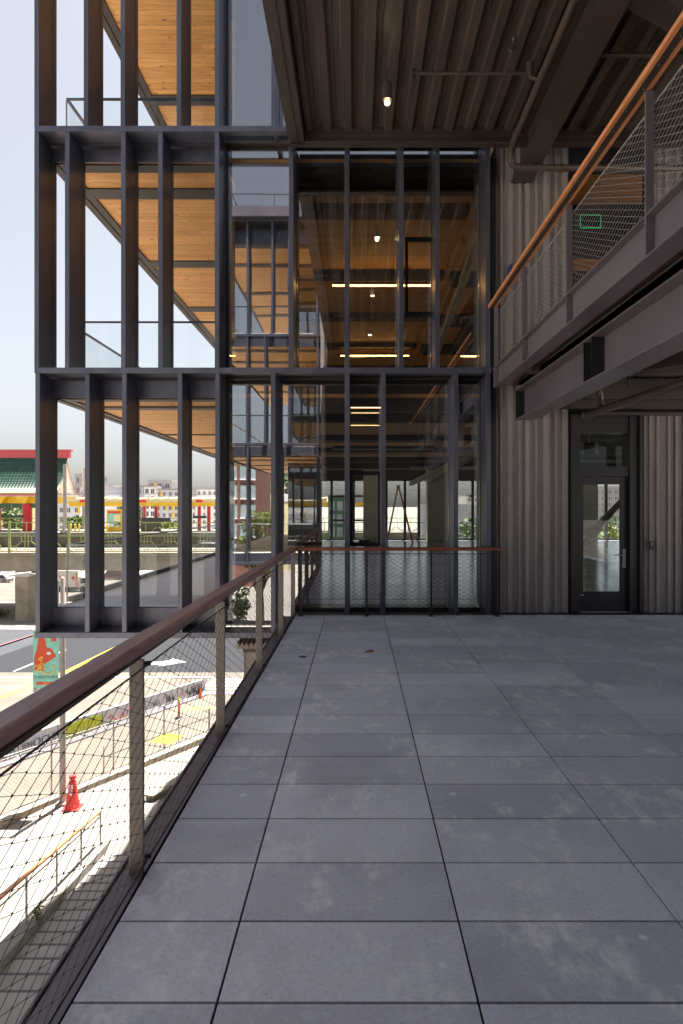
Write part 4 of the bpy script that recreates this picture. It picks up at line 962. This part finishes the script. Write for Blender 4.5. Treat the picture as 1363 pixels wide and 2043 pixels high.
text_mesh('lettering', 'CHINATOWN', 'sign_black', bn_, bp(.5, 1.80), (1, 0, 0), (0, 0, 1), .135, .001)
MB().prism([bp(.12, 1.98), bp(.84, 1.98), bp(.84, 2.10), bp(.12, 2.10)], (0, .002, 0)).build('printed_label', 'banner_red', bn_)
text_mesh('lettering', '\u00b7 2023 \u00b7', 'banner_yellow', bn_, (bp(.5, 2.04)[0], by - .0115, bp(.5, 2.04)[2]), (1, 0, 0), (0, 0, 1), .1, .001)
MB().prism([bp(.70, .22), bp(.92, .22), bp(.92, .40), bp(.70, .40)], (0, .002, 0)).build('printed_seal', 'banner_red', bn_)
MB().prism([bp(.05, 2.22), bp(.14, 2.22), bp(.14, 2.3), bp(.05, 2.3)], (0, .002, 0)).build('printed_seal', 'banner_red', bn_)

# ---- masonry pier with tiled cap below the building
kp = thing('masonry_pier', 'grey pier with overhanging brown tiled cap just outside the terrace edge', 'pier', (-3, 15, -8))
d = 15.5; x0, x1 = wx(487, d), wx(560, d); zt_ = wz(1296, d)
box('pier_body', 'pole', kp, x0 + .04, x1, d, d + .9, -8, zt_ - .06); box('pier_neck', 'brown_metal', kp, x0 - .02, x1 + .04, d - .05, d + .95, zt_ - .05, zt_ + .04)
cp = MB().box(x0 - .14, x1 + .1, d - .16, d + 1.05, zt_ + .05, zt_ + .12)
for k in range(10): cp.tube([(x0 - .12 + k * .105, d - .18, zt_ + .14), (x0 - .08 + k * .1, d + .5, zt_ + .24)], .045, 6)
cp.build('tiled_cap', 'dirty', kp)
box('corner_strip', 'rail_wood', kp, x0, x0 + .035, d - .03, d + .01, -8, zt_ - .06)

# ================================================================= ELEVATED STATION
vd = thing('viaduct', 'weathered concrete railway viaduct girder on broad piers', 'viaduct', (-30, 76, -4))
vb = MB().box(-110, 30, 73.2, 92, -5.42, -3.75).box(-110, 30, 72.7, 92.2, -3.749, -3.45)
for x in range(-106, 30, 13): vb.box(x, x + .06, 73.15, 73.199, -5.42, -3.76)
vb.build('girder', 'viaduct', vd)
def pier(x0, x1):
    MB().prism([(x0, 74.2, -11.3), (x0 + .5, 73.4, -11.3), (x1 - .9, 73.4, -11.3), (x1, 74.4, -11.3), (x1, 76.6, -11.3), (x0, 76.6, -11.3)], (0, 0, 5.879)).build('pier', 'viaduct', vd)
pier(-37.7, -35.0); pier(-12.9, -10.2); pier(-62.5, -59.8)
box('track_bed', 'track', vd, -110, 30, 79.0, 79.6, -3.449, -1.75)
box('track_ballast', 'dirty', vd, -110, 30, 73.6, 78.9, -3.449, -3.3)
pf = thing('station_platform', 'pale concrete station platform on the viaduct', 'platform', (-30, 84, -2))
MB().box(-110, 30, 79.7, 91, -3.449, -1.80).box(-110, 30, 79.5, 91, -1.799, -1.55).build('platform_slab', 'sidewalk', pf)
# lime green railing with octagonal lattice
fn = thing('lattice_railing', 'lime green lattice railing along the viaduct edge', 'railing', (-30, 73, -3.4))
xs0 = wx(19, 73) - 6.48 * 3; yy = 73.0
for k in range(10):
    x = xs0 + k * 6.48
    MB().box(x - .11, x + .11, yy - .1, yy + .1, -3.44, -.1).build('post', 'lime', fn)
    br_ = MB(); xa, xb = x + .11, x + 6.37; mid = (xa + xb) / 2
    for z in (-.2, -1.66, -3.15): br_.box(xa, xb, yy - .04, yy + .04, z - .045, z + .045)
    T = lambda p, q: br_.tube([(p[0], yy, p[1]), (q[0], yy, q[1])], .042, 4)
    for c in (xa + 1.75, mid + 1.2):
        hw = .55
        T((c - hw, -1.7), (c - hw, -2.25)); T((c + hw, -1.7), (c + hw, -2.25)); T((c - hw, -2.25), (c + hw, -2.25))
        T((c - hw, -2.25), (c - hw - .55, -2.75)); T((c + hw, -2.25), (c + hw + .55, -2.75)); T((c - hw - .55, -2.75), (c - hw - .55, -3.15)); T((c + hw + .55, -2.75), (c + hw + .55, -3.15))
        T((c - .18, -2.25), (c - .18, -3.1)); T((c + .18, -1.2), (c + .18, -3.1)); T((c - .18, -1.2), (c - .18, -2.2)); T((c - hw, -1.2), (c + hw, -1.2)); T((c - hw, -1.2), (c - hw - .6, -.7)); T((c + hw, -1.2), (c + hw + .6, -.7)); T((c, -.2), (c, -1.2))
    T((x, -2.75), (xa + .65, -2.75)); br_.build('lattice_bay', 'lime', fn)
    MB().tube([(x, yy, -2.9), (x + .6, yy - .5, -3.3)], .05, 5).build('stay', 'lime', fn)
bf = thing('mesh_fence', 'fine pale green fence on the far side of the platform', 'fence', (-30, 90, -1.5))
mb = MB()
for k in range(100): mb.box(-80 + k * .9, -80 + k * .9 + .05, 90.4, 90.45, -1.549, -.1)
mb.box(-80, 10, 90.38, 90.47, -.1, -.02); mb.build('fence_bars', 'lime', bf)

# pagoda-roofed pavilion
pv = thing('station_pavilion', 'pagoda style station pavilion with green tiled curved roof and red columns', 'pavilion', (-45, 85, -1.5))
def prof(t):   # t: 0 ridge, 1 eave  -> horizontal offset, height
    return (3.95 * t, 8.05 - 4.95 * (1 - (1 - t) ** 1.75))
ye, xr, xl = 85.6, -36.7, -75
n_r = 16
tl = MB(); tll = MB()
for q in range(n_r):
    t0, t1 = q / n_r, (q + 1) / n_r; (o0, z0), (o1, z1) = prof(t0), prof(t1)
    tgt = tll if q >= 11 else tl
    nx_ = 96 if q >= 0 else 1; wx_ = (xr - xl) / nx_
    for sgn in (-1,):
        for k in range(nx_):
            xa = xl + k * wx_; xm = xa + wx_ / 2; xb = xa + wx_; up = .07
            tgt.poly([(xa, ye + sgn * o0, z0 + .02), (xm, ye + sgn * o0, z0 + .02 + up), (xm, ye + sgn * (o1 + .02), z1 + .06 + up), (xa, ye + sgn * (o1 + .02), z1 + .06)])
            tgt.poly([(xm, ye + sgn * o0, z0 + .02 + up), (xb, ye + sgn * o0, z0 + .02), (xb, ye + sgn * (o1 + .02), z1 + .06), (xm, ye + sgn * (o1 + .02), z1 + .06 + up)])
            tgt.poly([(xa, ye + sgn * (o1 + .02), z1 + .06), (xm, ye + sgn * (o1 + .02), z1 + .06 + up), (xb, ye + sgn * (o1 + .02), z1 + .06), (xm, ye + sgn * (o1 + .02), z1 - .02)])
tl.build('roof_tiles', 'tile', pv); tll.build('lit_eave_tiles', 'tile_lit', pv)  # lower courses use the tile colour with light painted in
# roof body, gable ends
gp = [(ye - prof(q / 12)[0], prof(q / 12)[1] - .03) for q in range(12, -1, -1)] + [(ye + prof(q / 12)[0], prof(q / 12)[1] - .03) for q in range(1, 13)]
MB().prism([(xl, y, z) for y, z in gp], (xr - xl - .35, 0, 0)).build('roof_body', 'plaster', pv)
rim = MB()
for (ya, za), (yb, zb) in zip(gp, gp[1:]): rim.hexa([(xr - .345, ya, za - .07), (xr - .30, ya, za - .07), (xr - .30, yb, zb - .07), (xr - .345, yb, zb - .07), (xr - .345, ya, za + .09), (xr - .30, ya, za + .09), (xr - .30, yb, zb + .09), (xr - .345, yb, zb + .09)])
rim.build('gable_edge', 'pink_red', pv)
MB().box(xl, xr + .25, ye - .28, ye + .28, 7.7, 8.55).box(xl, xr + .5, ye - .34, ye + .34, 8.551, 8.75).build('ridge', 'pink_red', pv)
MB().box(xl, xr - .3, ye - 4.0, ye - 3.85, 2.86, 3.10).build('eave_trim', 'pink_red', pv); box('eave_soffit', 'plaster', pv, xl, xr - .3, ye - 3.849, ye + 3.85, 2.75, 3.0)
yb_ = MB()
for k in range(14): x = xl + k * 2.85; yb_.hexa([(x, ye - 3.7, 1.9), (x + .35, ye - 3.7, 1.9), (x + .35, ye + 3.7, 1.9), (x, ye + 3.7, 1.9), (x - .8, ye - 3.8, 2.74), (x + .9, ye - 3.8, 2.74), (x + .9, ye + 3.8, 2.74), (x - .8, ye + 3.8, 2.74)])
yb_.box(xl, xr - 1.2, ye - 2.8, ye - 2.5, 1.95, 2.74); yb_.build('bracket_beams', 'gold', pv)
box('tie_beam', 'green_beam', pv, xl, xr - 3, ye - 2.4, ye - 2.1, 1.35, 1.9)
for px in (55, -8): 
    d = 83.4; x = wx(px, d); MB().lathe((x, d, -1.549), [(.62, 0), (.62, .1), (.56, .12), (.56, 3.4)], 20).lathe((x, d, -1.549), [(.3, 3.41), (.3, 4.2)], 12).build('column', 'red', pv, smooth=False)
for x in (-49.5, -55, -60): MB().lathe((x, 83.4, -1.549), [(.62, 0), (.56, .12), (.56, 3.4)], 16).build('column', 'red', pv)
# long canopy
cn = thing('platform_canopy', 'long cream and yellow platform canopy on slim red posts', 'canopy', (-25, 84, -1.5))
cx0 = wx(146, 84); mb = MB(); 
for k in range(25):
    x = cx0 + .4 + k * 1.28; mb.hexa([(x - .5, 82.4, 2.05), (x + .72, 82.4, 2.05), (x + .72, 86, 2.2), (x - .5, 86, 2.2), (x - .62, 82.4, 2.42), (x + .62, 82.5, 2.58), (x + .62, 86, 2.75), (x - .62, 86, 2.6)])
mb.build('roof_panels', 'cream', cn); box('edge_beam', 'gold', cn, cx0 + .2, 2, 82.3, 82.5, 1.55, 2.04); box('canopy_soffit', 'cream', cn, cx0 + .2, 2, 82.51, 86, 1.75, 2.04)
for px in (204, 288, 312, 398, 417): 
    x = wx(px, 84); MB().box(x - .19, x + .19, 83.8, 84.2, -1.549, 1.75).build('post', 'red', cn)
for px in (165, 284, 397): x = wx(px, 82); MB().box(x - .4, x + .4, 82.1, 82.29, 2.05, 2.3).build('red_plate', 'red', cn)
# info board, signs, poles
ib = thing('map_board', 'yellow framed map board standing on the station platform', 'notice board', (wx(228, 82), 82, -1.5))
x0, x1 = wx(213, 82), wx(243, 82)
MB().box(x0, x1, 82, 82.2, -1.549, -1.0).box(x0, x0 + .12, 82, 82.2, -.999, 1.0).box(x1 - .12, x1, 82, 82.2, -.999, 1.0).box(x0, x1, 81.9, 82.3, 1.0, 1.15).build('board_frame', 'gold', ib)
box('map_sheet', 'teal', ib, x0 + .13, x1 - .13, 82.05, 82.1, -.5, .65); box('map_header', 'banner_red', ib, x0 + .13, x1 - .13, 82.04, 82.1, .66, .98); box('map_land', 'cream', ib, x0 + .8, x1 - .2, 82.04, 82.049, -.3, .5)
for (a, b_, y0, y1, lab) in ((284, 340, 1033, 1041, 'long black hanging sign under the platform canopy'), (385, 412, 1029, 1034, 'short dark hanging sign right of the long black sign'), (20, 47, 1028, 1033, 'dark sign hanging between the thick red pavilion columns')):
    t = thing('hanging_sign', lab, 'sign', (wx((a + b_) / 2, 81.5), 81.5, wz(y0, 81.5)), 'station hanging signs')
    box('sign_panel', 'sign_black', t, wx(a, 81.5), wx(b_, 81.5), 81.45, 81.6, wz(y1, 81.5), wz(y0, 81.5)); MB().tube([(wx(a + 3, 81.5), 81.52, wz(y0, 81.5)), (wx(a + 3, 81.5), 81.52, 1.8)], .03, 4).tube([(wx(b_ - 3, 81.5), 81.52, wz(y0, 81.5)), (wx(b_ - 3, 81.5), 81.52, 1.8)], .03, 4).build('hangers', 'galv', t)
for (px, ytop, d_, lab) in ((129.5, 926, 79.9, 'thick grey catenary pole in front of the pagoda gable'), (167.5, 934, 90.8, 'thinner grey catenary pole right of the pagoda roof'), (206, 962, 91.2, 'slim catenary pole at the middle of the station')):
    x = wx(px, d_); t = thing('catenary_pole', lab, 'pole', (x, d_, -1.55), 'catenary poles')
    MB().lathe((x, d_, -1.549), [(.55, 0), (.5, .35), (.22, .38), (.2, wz(ytop, d_) + 1.55)], 12).build('mast', 'pole', t)
    MB().tube([(x, d_, 2.9), (x + 1.6, d_ - 2, 3.1)], .04, 5).build('bracket_arm', 'galv', t)
cwire = thing('overhead_wires', 'thin overhead power wires above the platform canopy', 'wires', (-30, 76, 3))
mb = MB()
for z, y in ((3.05, 76), (3.5, 76), (2.95, 77.5)): mb.tube([(-90, y, z), (-60, y, z - .06), (-30, y, z), (0, y, z - .05), (30, y, z)], .022, 4)
mb.build('wire', 'galv', cwire)
for (px, d_, wid, hgt, mm, lab) in ((150, 81, 1.0, .9, 'gold', 'yellow bollard group beside the catenary pole'), (207, 81.2, .8, .9, 'gold', 'yellow gate posts left of the map board'), (299, 82.5, 2.2, 1.6, 'beige', 'pale ticket booth between the red canopy posts'), (176, 81.3, .6, .8, 'gold', 'small yellow bollard near the middle canopy')):
    x = wx(px, d_); t = thing('ticket_machine' if mm != 'gold' else 'bollard', lab, 'booth' if mm != 'gold' else 'bollard', (x, d_, -1.549))
    mb = MB()
    if mm == 'gold':
        for q in (-.5, 0, .5): mb.lathe((x + q * wid, d_, -1.549), [(.12, 0), (.12, hgt), (.05, hgt + .08)], 8)
    else: mb.box(x - wid / 2, x + wid / 2, d_, d_ + 1, -1.549, -1.549 + hgt).box(x - wid / 2 - .1, x + wid / 2 + .1, d_ - .1, d_ + 1.1, -1.548 + hgt, -1.45 + hgt)
    mb.build('body', mm, t)

# ================================================================= CITY BEYOND
def building(px0, px1, ytop, d_, mname, label, cols, rows, depth=14, zb=-13.2, yellow=None, wcol='win', name='apartment_building', face=1, ybot=1062, cornice=True, wsz=(.36, .5)):
    x0, x1 = wx(px0, d_), wx(px1, d_); zt = wz(ytop, d_); yb = d_ + depth * face
    t = thing(name, label, 'building', ((x0 + x1) / 2, d_, zb), 'city buildings beyond the station')
    box('walls', mname, t, x0, x1, min(d_, yb), max(d_, yb), zb, zt)
    if cornice: box('parapet', 'grey_wall', t, x0 - .15, x1 + .15, min(d_, yb) - .15, max(d_, yb) + .15, zt + .001, zt + .5)
    zb2 = wz(ybot, d_); ch = (zt - zb2) / rows; cw_ = (x1 - x0) / cols
    for r in range(rows):
        for c in range(cols):
            cx = x0 + cw_ * (c + .5); cz = zt - ch * (r + .55); ww, hh = cw_ * wsz[0], ch * wsz[1]
            f = MB().box(cx - ww / 2, cx + ww / 2, d_ - .08 * face, d_ - .01 * face, cz - hh / 2, cz + hh / 2).build('window', wcol, t)
            MB().box(cx - .04, cx + .04, d_ - .12 * face, d_ - .081 * face, cz - hh / 2, cz + hh / 2).build('glazing_bar', 'white_wall', f)
            if yellow and (r * 5 + c * 3) % 4 in yellow: MB().box(cx + ww / 2 + .05, cx + ww / 2 + cw_ * .38, d_ - .1 * face, d_ - .02 * face, cz - hh * .75, cz + hh * .75).build('yellow_panel', 'gold', t)
    return t
building(150, 182, 948, 210, 'grey_wall', 'plain grey tower block behind the pagoda gable', 3, 6)
building(160, 205, 972, 190, 'lilac_wall', 'pale grey block with yellow panels beside the pagoda gable', 4, 5, yellow=(1,))
building(100, 160, 990, 185, 'lilac_wall', 'pale grey apartment block with yellow panels behind the thick red column', 4, 4, yellow=(2,))
building(-30, 50, 985, 180, 'cream', 'cream low apartment block seen between the red pavilion columns', 8, 4)
building(207, 226, 971, 230, 'grey_wall', 'dark grey stair tower left of the white blocks', 1, 5)
building(213, 236, 974, 225, 'white_wall', 'white block with few windows at the middle of the skyline', 1, 4)
building(234, 277, 974, 222, 'lilac_wall', 'pale block with narrow paired windows at the middle of the skyline', 5, 5)
building(276, 292, 972, 205, 'lilac_wall', 'narrow pale block left of the white framed block', 2, 6)
building(288, 310, 972, 200, 'white_wall', 'white framed block with dark paired windows', 2, 6, wsz=(.55, .62))
building(296, 342, 961, 207, 'grey_wall', 'tall grey-brown tower with roof antennas and yellow panels', 3, 7, yellow=(0,))
building(310, 358, 978, 203, 'lilac_wall', 'pale grey block with yellow window panels in front of the tall tower', 4, 6, yellow=(0, 1))
building(352, 384, 976, 212, 'lilac_wall', 'pale grey block left of the tall vertical sign', 4, 6, yellow=(2,))
rb = building(382, 434, 976, 200, 'white_wall', 'white apartment block carrying the vertical LEASING sign', 5, 6)
building(440, 520, 985, 215, 'lilac_wall', 'pale grey block hidden behind the glass corner', 6, 5)
x = wx(386.5, 200); t = thing('vertical_sign', 'dark vertical sign with pale letters reading LEASING on the white block', 'sign', (x, 199.5, 4))
box('sign_board', 'grey_wall', t, x - .75, x + .75, 199.3, 199.7, wz(1012, 200), wz(973, 200)); text_mesh('lettering', 'LEASING', 'sign_white', t, (x, 199.27, wz(992, 200)), (0, 0, 1), (-1, 0, 0), 1.12, .02)
t = thing('roof_antennas', 'small antennas on the roof of the tall grey-brown tower', 'antenna', (wx(315, 207), 210, 8.8))
mb = MB()
for px in (304, 313, 319): x = wx(px, 210); mb.tube([(x, 210, wz(961, 207) + .4), (x, 210, wz(954, 207))], .12, 5).box(x - .5, x + .5, 209.9, 210.1, wz(956, 207), wz(955.2, 207))
mb.build('masts', 'galv', t)
# trees near the station and city
for (px, d_, h, r_, mm, lab) in ((28, 150, 9, 4, 'leaf', 'dark green tree between the red pavilion columns'), (160, 112, 4.5, 3, 'leaf', 'low dark green tree behind the platform near the pale blocks'), (250, 150, 7.5, 4.5, 'leaf', 'round green tree behind the map board'), (330, 120, 5, 3.5, 'leaf_y', 'yellow-green tree behind the platform below the tall tower'), (345, 126, 4.5, 3, 'leaf', 'dark tree right of the yellow-green tree')):
    z_ = gz(d_); top = {28: 1000, 160: 1030, 250: 1005, 330: 1038, 345: 1040}[px]; hh = wz(top, d_) - z_
    tree((wx(px, d_), d_, z_), hh, r_, mm, lab, 'trees beyond the station', 18, 60, .45, cz=.7)
bush((wx(4, 76), 75.0, gz(75)), 1.5, 1.3, 'leaf', 'round clipped dark hedge left of the concrete pier', 700, .12); bush((wx(72, 79), 79, gz(79)), 1.1, 2.2, 'leaf_y', 'yellow-green bush right of the concrete pier', 500, .12)
box_ = tag(box('soil_bed', 'dirty', None, -42, -34, 73.8, 76.5, gz(75) - .1, gz(75) + .06), 'bare soil bed round the foot of the concrete pier', 'planting bed')

# vehicles
def car(loc, L, W, H, mname, label, suv=False, face=1):
    t = thing('parked_car', label, 'car', loc, 'cars under the viaduct'); x, y, z = loc; s_ = face
    hb_ = H * (.52 if suv else .5)
    body = [(-.5, .16), (-.5, .42), (-.46, .5), (.25, .5), (.47, .42), (.5, .3), (.5, .16)]
    MB().prism([(x + s_ * u * L, y - W / 2, z + v * H * 1.0 + .05) for u, v in body], (0, W, 0)).build('body', mname, t, bevel=.05)
    cab = [(-.48, .49), (-.44, .97), (.08, 1.0), (.25, .49)] if suv else [(-.42, .49), (-.28, .93), (.02, .98), (.24, .49)]
    MB().prism([(x + s_ * u * L, y - W / 2 + .1, z + v * H + .05) for u, v in cab], (0, W - .2, 0)).build('cabin', mname, t, bevel=.04)
    wv = [(-.43, .55), (-.40, .88), (-.08, .9), (-.08, .55)] if suv else [(-.36, .55), (-.27, .86), (-.1, .88), (-.1, .55)]
    wv2 = [(-.06, .55), (-.06, .9), (.07, .9), (.2, .55)]
    for q in (wv, wv2):
        for yy_ in (y - W / 2 + .08, y + W / 2 - .1): MB().prism([(x + s_ * u * L, yy_, z + v * H + .05) for u, v in q], (0, .03, 0)).build('side_window', 'car_glass', t)
    for u in (-.31, .31):
        for yy_ in (y - W / 2 - .02, y + W / 2 - .2):
            w_ = MB(); cx = x + s_ * u * L
            w_.prism([(cx + .34 * math.cos(a), yy_, z + .34 + .34 * math.sin(a)) for a in [i * .3927 for i in range(16)]], (0, .22, 0)); w_ = w_.build('wheel', 'rubber', t)
            MB().prism([(cx + .2 * math.cos(a), yy_ - .012, z + .34 + .2 * math.sin(a)) for a in [i * .5236 for i in range(12)]], (0, .01, 0)).build('rim', 'galv', w_)
    for yy_ in (-.35, .35): box('tail_light', 'red', t, min(x - s_ * .5 * L, x - s_ * .51 * L), max(x - s_ * .5 * L, x - s_ * .51 * L), y + yy_ * W - .15, y + yy_ * W + .15, z + .4 * H, z + .5 * H)
    box('bumper', 'galv', t, x - L * .505, x + L * .505, y - W / 2 + .1, y + W / 2 - .1, z + .22, z + .34)
M['maroon'] = mat('maroon_car_paint', (.13, .02, .035, 1), .3, .3, .05, coat=.5); M['silver_paint'] = mat('silver_car_paint', (.30, .33, .35, 1), .3, .4, .05, coat=.5); M['white_paint'] = mat('white_car_paint', (.7, .7, .7, 1), .35, 0, .04)
car((wx(222, 128), 128, gz(128) + .006), 4.9, 1.9, 1.8, 'maroon', 'dark red SUV parked under the viaduct', True, -1)
car((wx(-3, 122), 122, gz(122) + .006), 4.6, 1.8, 1.5, 'silver_paint', 'grey-green saloon car at the left beyond the pier', False, -1)
car((wx(62, 124), 124, gz(124) + .006), 4.5, 1.8, 1.5, 'white_paint', 'white saloon car half hidden behind the concrete pier', False, 1)
car((wx(395, 130), 130, gz(130) + .006), 4.6, 1.8, 1.5, 'silver_paint', 'grey car seen through the balcony glass at the right', False, 1)
tk = thing('box_truck', 'white box truck with red starburst graphics under the viaduct', 'truck', (wx(145, 106), 106, gz(106)))
x0, x1 = wx(112, 106), wx(161, 106); z = gz(106) + .006
box('cargo_box', 'white_paint', tk, x0, x1, 105, 107.3, z + .75, z + 3.35, .04)
MB().prism([(x1 + .05, 105.1, z + .5), (x1 + 1.5, 105.1, z + .5), (x1 + 1.5, 105.1, z + 1.3), (x1 + 1.05, 105.1, z + 2.3), (x1 + .05, 105.1, z + 2.4)], (0, 2.1, 0)).build('cab', 'white_paint', tk, bevel=.05)
MB().prism([(x1 + .35, 105.06, z + 1.35), (x1 + 1.25, 105.06, z + 1.35), (x1 + 1.0, 105.06, z + 2.1), (x1 + .35, 105.06, z + 2.1)], (0, .03, 0)).build('side_window', 'car_glass', tk)
for cx in (x0 + .9, x0 + 1.7, x1 + .7):
    for yy_ in (104.98, 107.0): MB().prism([(cx + .45 * math.cos(a), yy_, z + .45 + .45 * math.sin(a)) for a in [i * .3927 for i in range(16)]], (0, .3, 0)).build('wheel', 'rubber', tk)
box('chassis', 'rubber', tk, x0 + .2, x1 + 1.3, 105.2, 107.1, z + .45, z + .74)
for cx, r_ in ((x0 + 1.3, .42), (x1 - .75, .4)):
    MB().prism([(cx + (r_ if i % 2 else r_ * .45) * math.cos(i * .3927), 104.96, z + 2.2 + (r_ if i % 2 else r_ * .45) * math.sin(i * .3927)) for i in range(16)], (0, .02, 0)).build('starburst', 'banner_red', tk)
box('orange_stripe', 'cone_orange', tk, x1 - .35, x1 - .1, 104.97, 104.99, z + .9, z + 3.0)
# signal cabinet and bent sign posts near the corner of the building
for (px, d_, z0, z1, lab) in ((114, 70, 1206, 1156, 'thin grey sign post at the corner of the finned building'), (124, 69, 1206, 1160, 'broad grey sign post at the corner of the finned building')):
    x = wx(px, d_); t = thing('sign_post', lab, 'post', (x, d_, gz(d_)), 'grey sign posts')
    box('post', 'galv', t, x - .12, x + .12, d_, d_ + .2, gz(d_), wz(z1, d_)); box('cap', 'galv', t, x - .2, x + .2, d_ - .05, d_ + .25, wz(z1, d_) + .001, wz(z1, d_) + .1)

# what stands behind the glazed room and behind the viewpoint
t = thing('concrete_building', 'pale grey concrete building beyond the rear windows', 'building', (14, 62, -10)); x0, x1 = wx(868, 62), wx(958, 62)
box('walls', 'lilac_wall', t, x0, x1, 62, 80, gz(62) - .2, wz(1006, 62)); mb = MB()
for k in range(6): mb.box(x0 + .5 + k * .6, x0 + .8 + k * .6, 61.9, 61.99, wz(1055, 62), wz(1042, 62))
mb.build('window', 'win', t)
t = thing('green_building', 'green framed glass building beyond the rear windows at the left', 'building', (-3, 58, -10)); x0, x1 = wx(655, 58), wx(700, 58)
box('walls', 'green_beam', t, x0, x1, 58, 70, gz(58) - .2, wz(988, 58)); mb = MB()
for k in range(3):
    for r in range(3): mb.box(x0 + .1 + k * .65, x0 + .6 + k * .65, 57.9, 57.99, wz(1000 + r * 26, 58) - .8, wz(1000 + r * 26, 58))
mb.build('window', 'pale_win', t)
building(1185, 1250, 975, 130, 'grey_wall', 'grey office block beyond the trees seen through the door', 5, 6, ybot=1050)
building(930, 1010, 990, 150, 'white_wall', 'white low block beyond the rear windows at the right', 6, 3, ybot=1030)
for k, (px, d_, top) in enumerate(((1200, 52, 1045), (1222, 50, 1035), (1246, 53, 1028), (945, 48, 1040))):
    z_ = gz(d_); tree((wx(px, d_), d_, z_), wz(top, d_) - z_, 2.4, ('leaf_y', 'leaf')[k % 2], ['yellow-green tree left of the dark window post seen through the door', 'dark green tree behind the inclined leg seen through the door', 'tall yellow-green tree at the right of the door glass', 'small dark tree beyond the right rear window'][k], 'trees behind the building', 14, 70, .22, cz=.72)
# mirrored surroundings
def mir(px, D): return wx(px, D), 22.4 - D
D = 80; x0, _ = mir(430, D); x1, y_ = mir(506, D)
t = thing('brick_building', 'red brick apartment block mirrored in the corner glazing', 'building', (x0, y_, -8))
box('walls', 'brick', t, x0, x1, y_ - 16, y_, -8.2, wz(925, D))
for r in range(5):
    for c in range(4):
        cx = x0 + 1.0 + c * 1.15; cz = 5.6 - r * 2.3
        f = MB().box(cx - .38, cx + .38, y_ + .02, y_ + .1, cz - .75, cz + .75).build('window', 'pale_win', t); MB().box(cx - .42, cx + .42, y_ + .101, y_ + .3, cz - .95, cz - .78).build('window_sill', 'white_wall', f)
t = thing('yellow_building', 'low pale yellow building mirrored in the corner glazing', 'building', (-14, -75, -8)); x0, y_ = mir(505, 98); x1, _ = mir(575, 98)
box('walls', 'cream', t, x0, x1, y_ - 10, y_, -8.2, wz(1000, 98)); box('upper_band', 'white_wall', t, x0, x1, y_ - 10.1, y_ + .1, wz(1000, 98) + .001, wz(985, 98))
x0, y_ = mir(520, 46); tree((x0, y_, -8), 9.4, 1.7, 'leaf_y', 'bright green street tree mirrored in the corner glazing', None, 16, 110, .16, cz=.72)
x0, y_ = mir(465, 33); tree((x0, y_, -8), 6.0, 1.5, 'leaf', 'dark street tree mirrored low in the corner glazing', None, 12, 90, .14, cz=.72)
hl = MB(); rr = random.Random(5); leaves(hl, (-38, -150, 0), (40, 8, 13), 9000, .9, rnd=rr); o = hl.build('wooded_hill', 'leaf'); o['kind'] = 'stuff'
structure(MB().hexa([(-90, -190, -8), (20, -190, -8), (20, -140, -8), (-90, -140, -8), (-70, -185, 9), (0, -185, 9), (0, -165, 9), (-70, -165, 9)]).build('hills', 'dirty'))
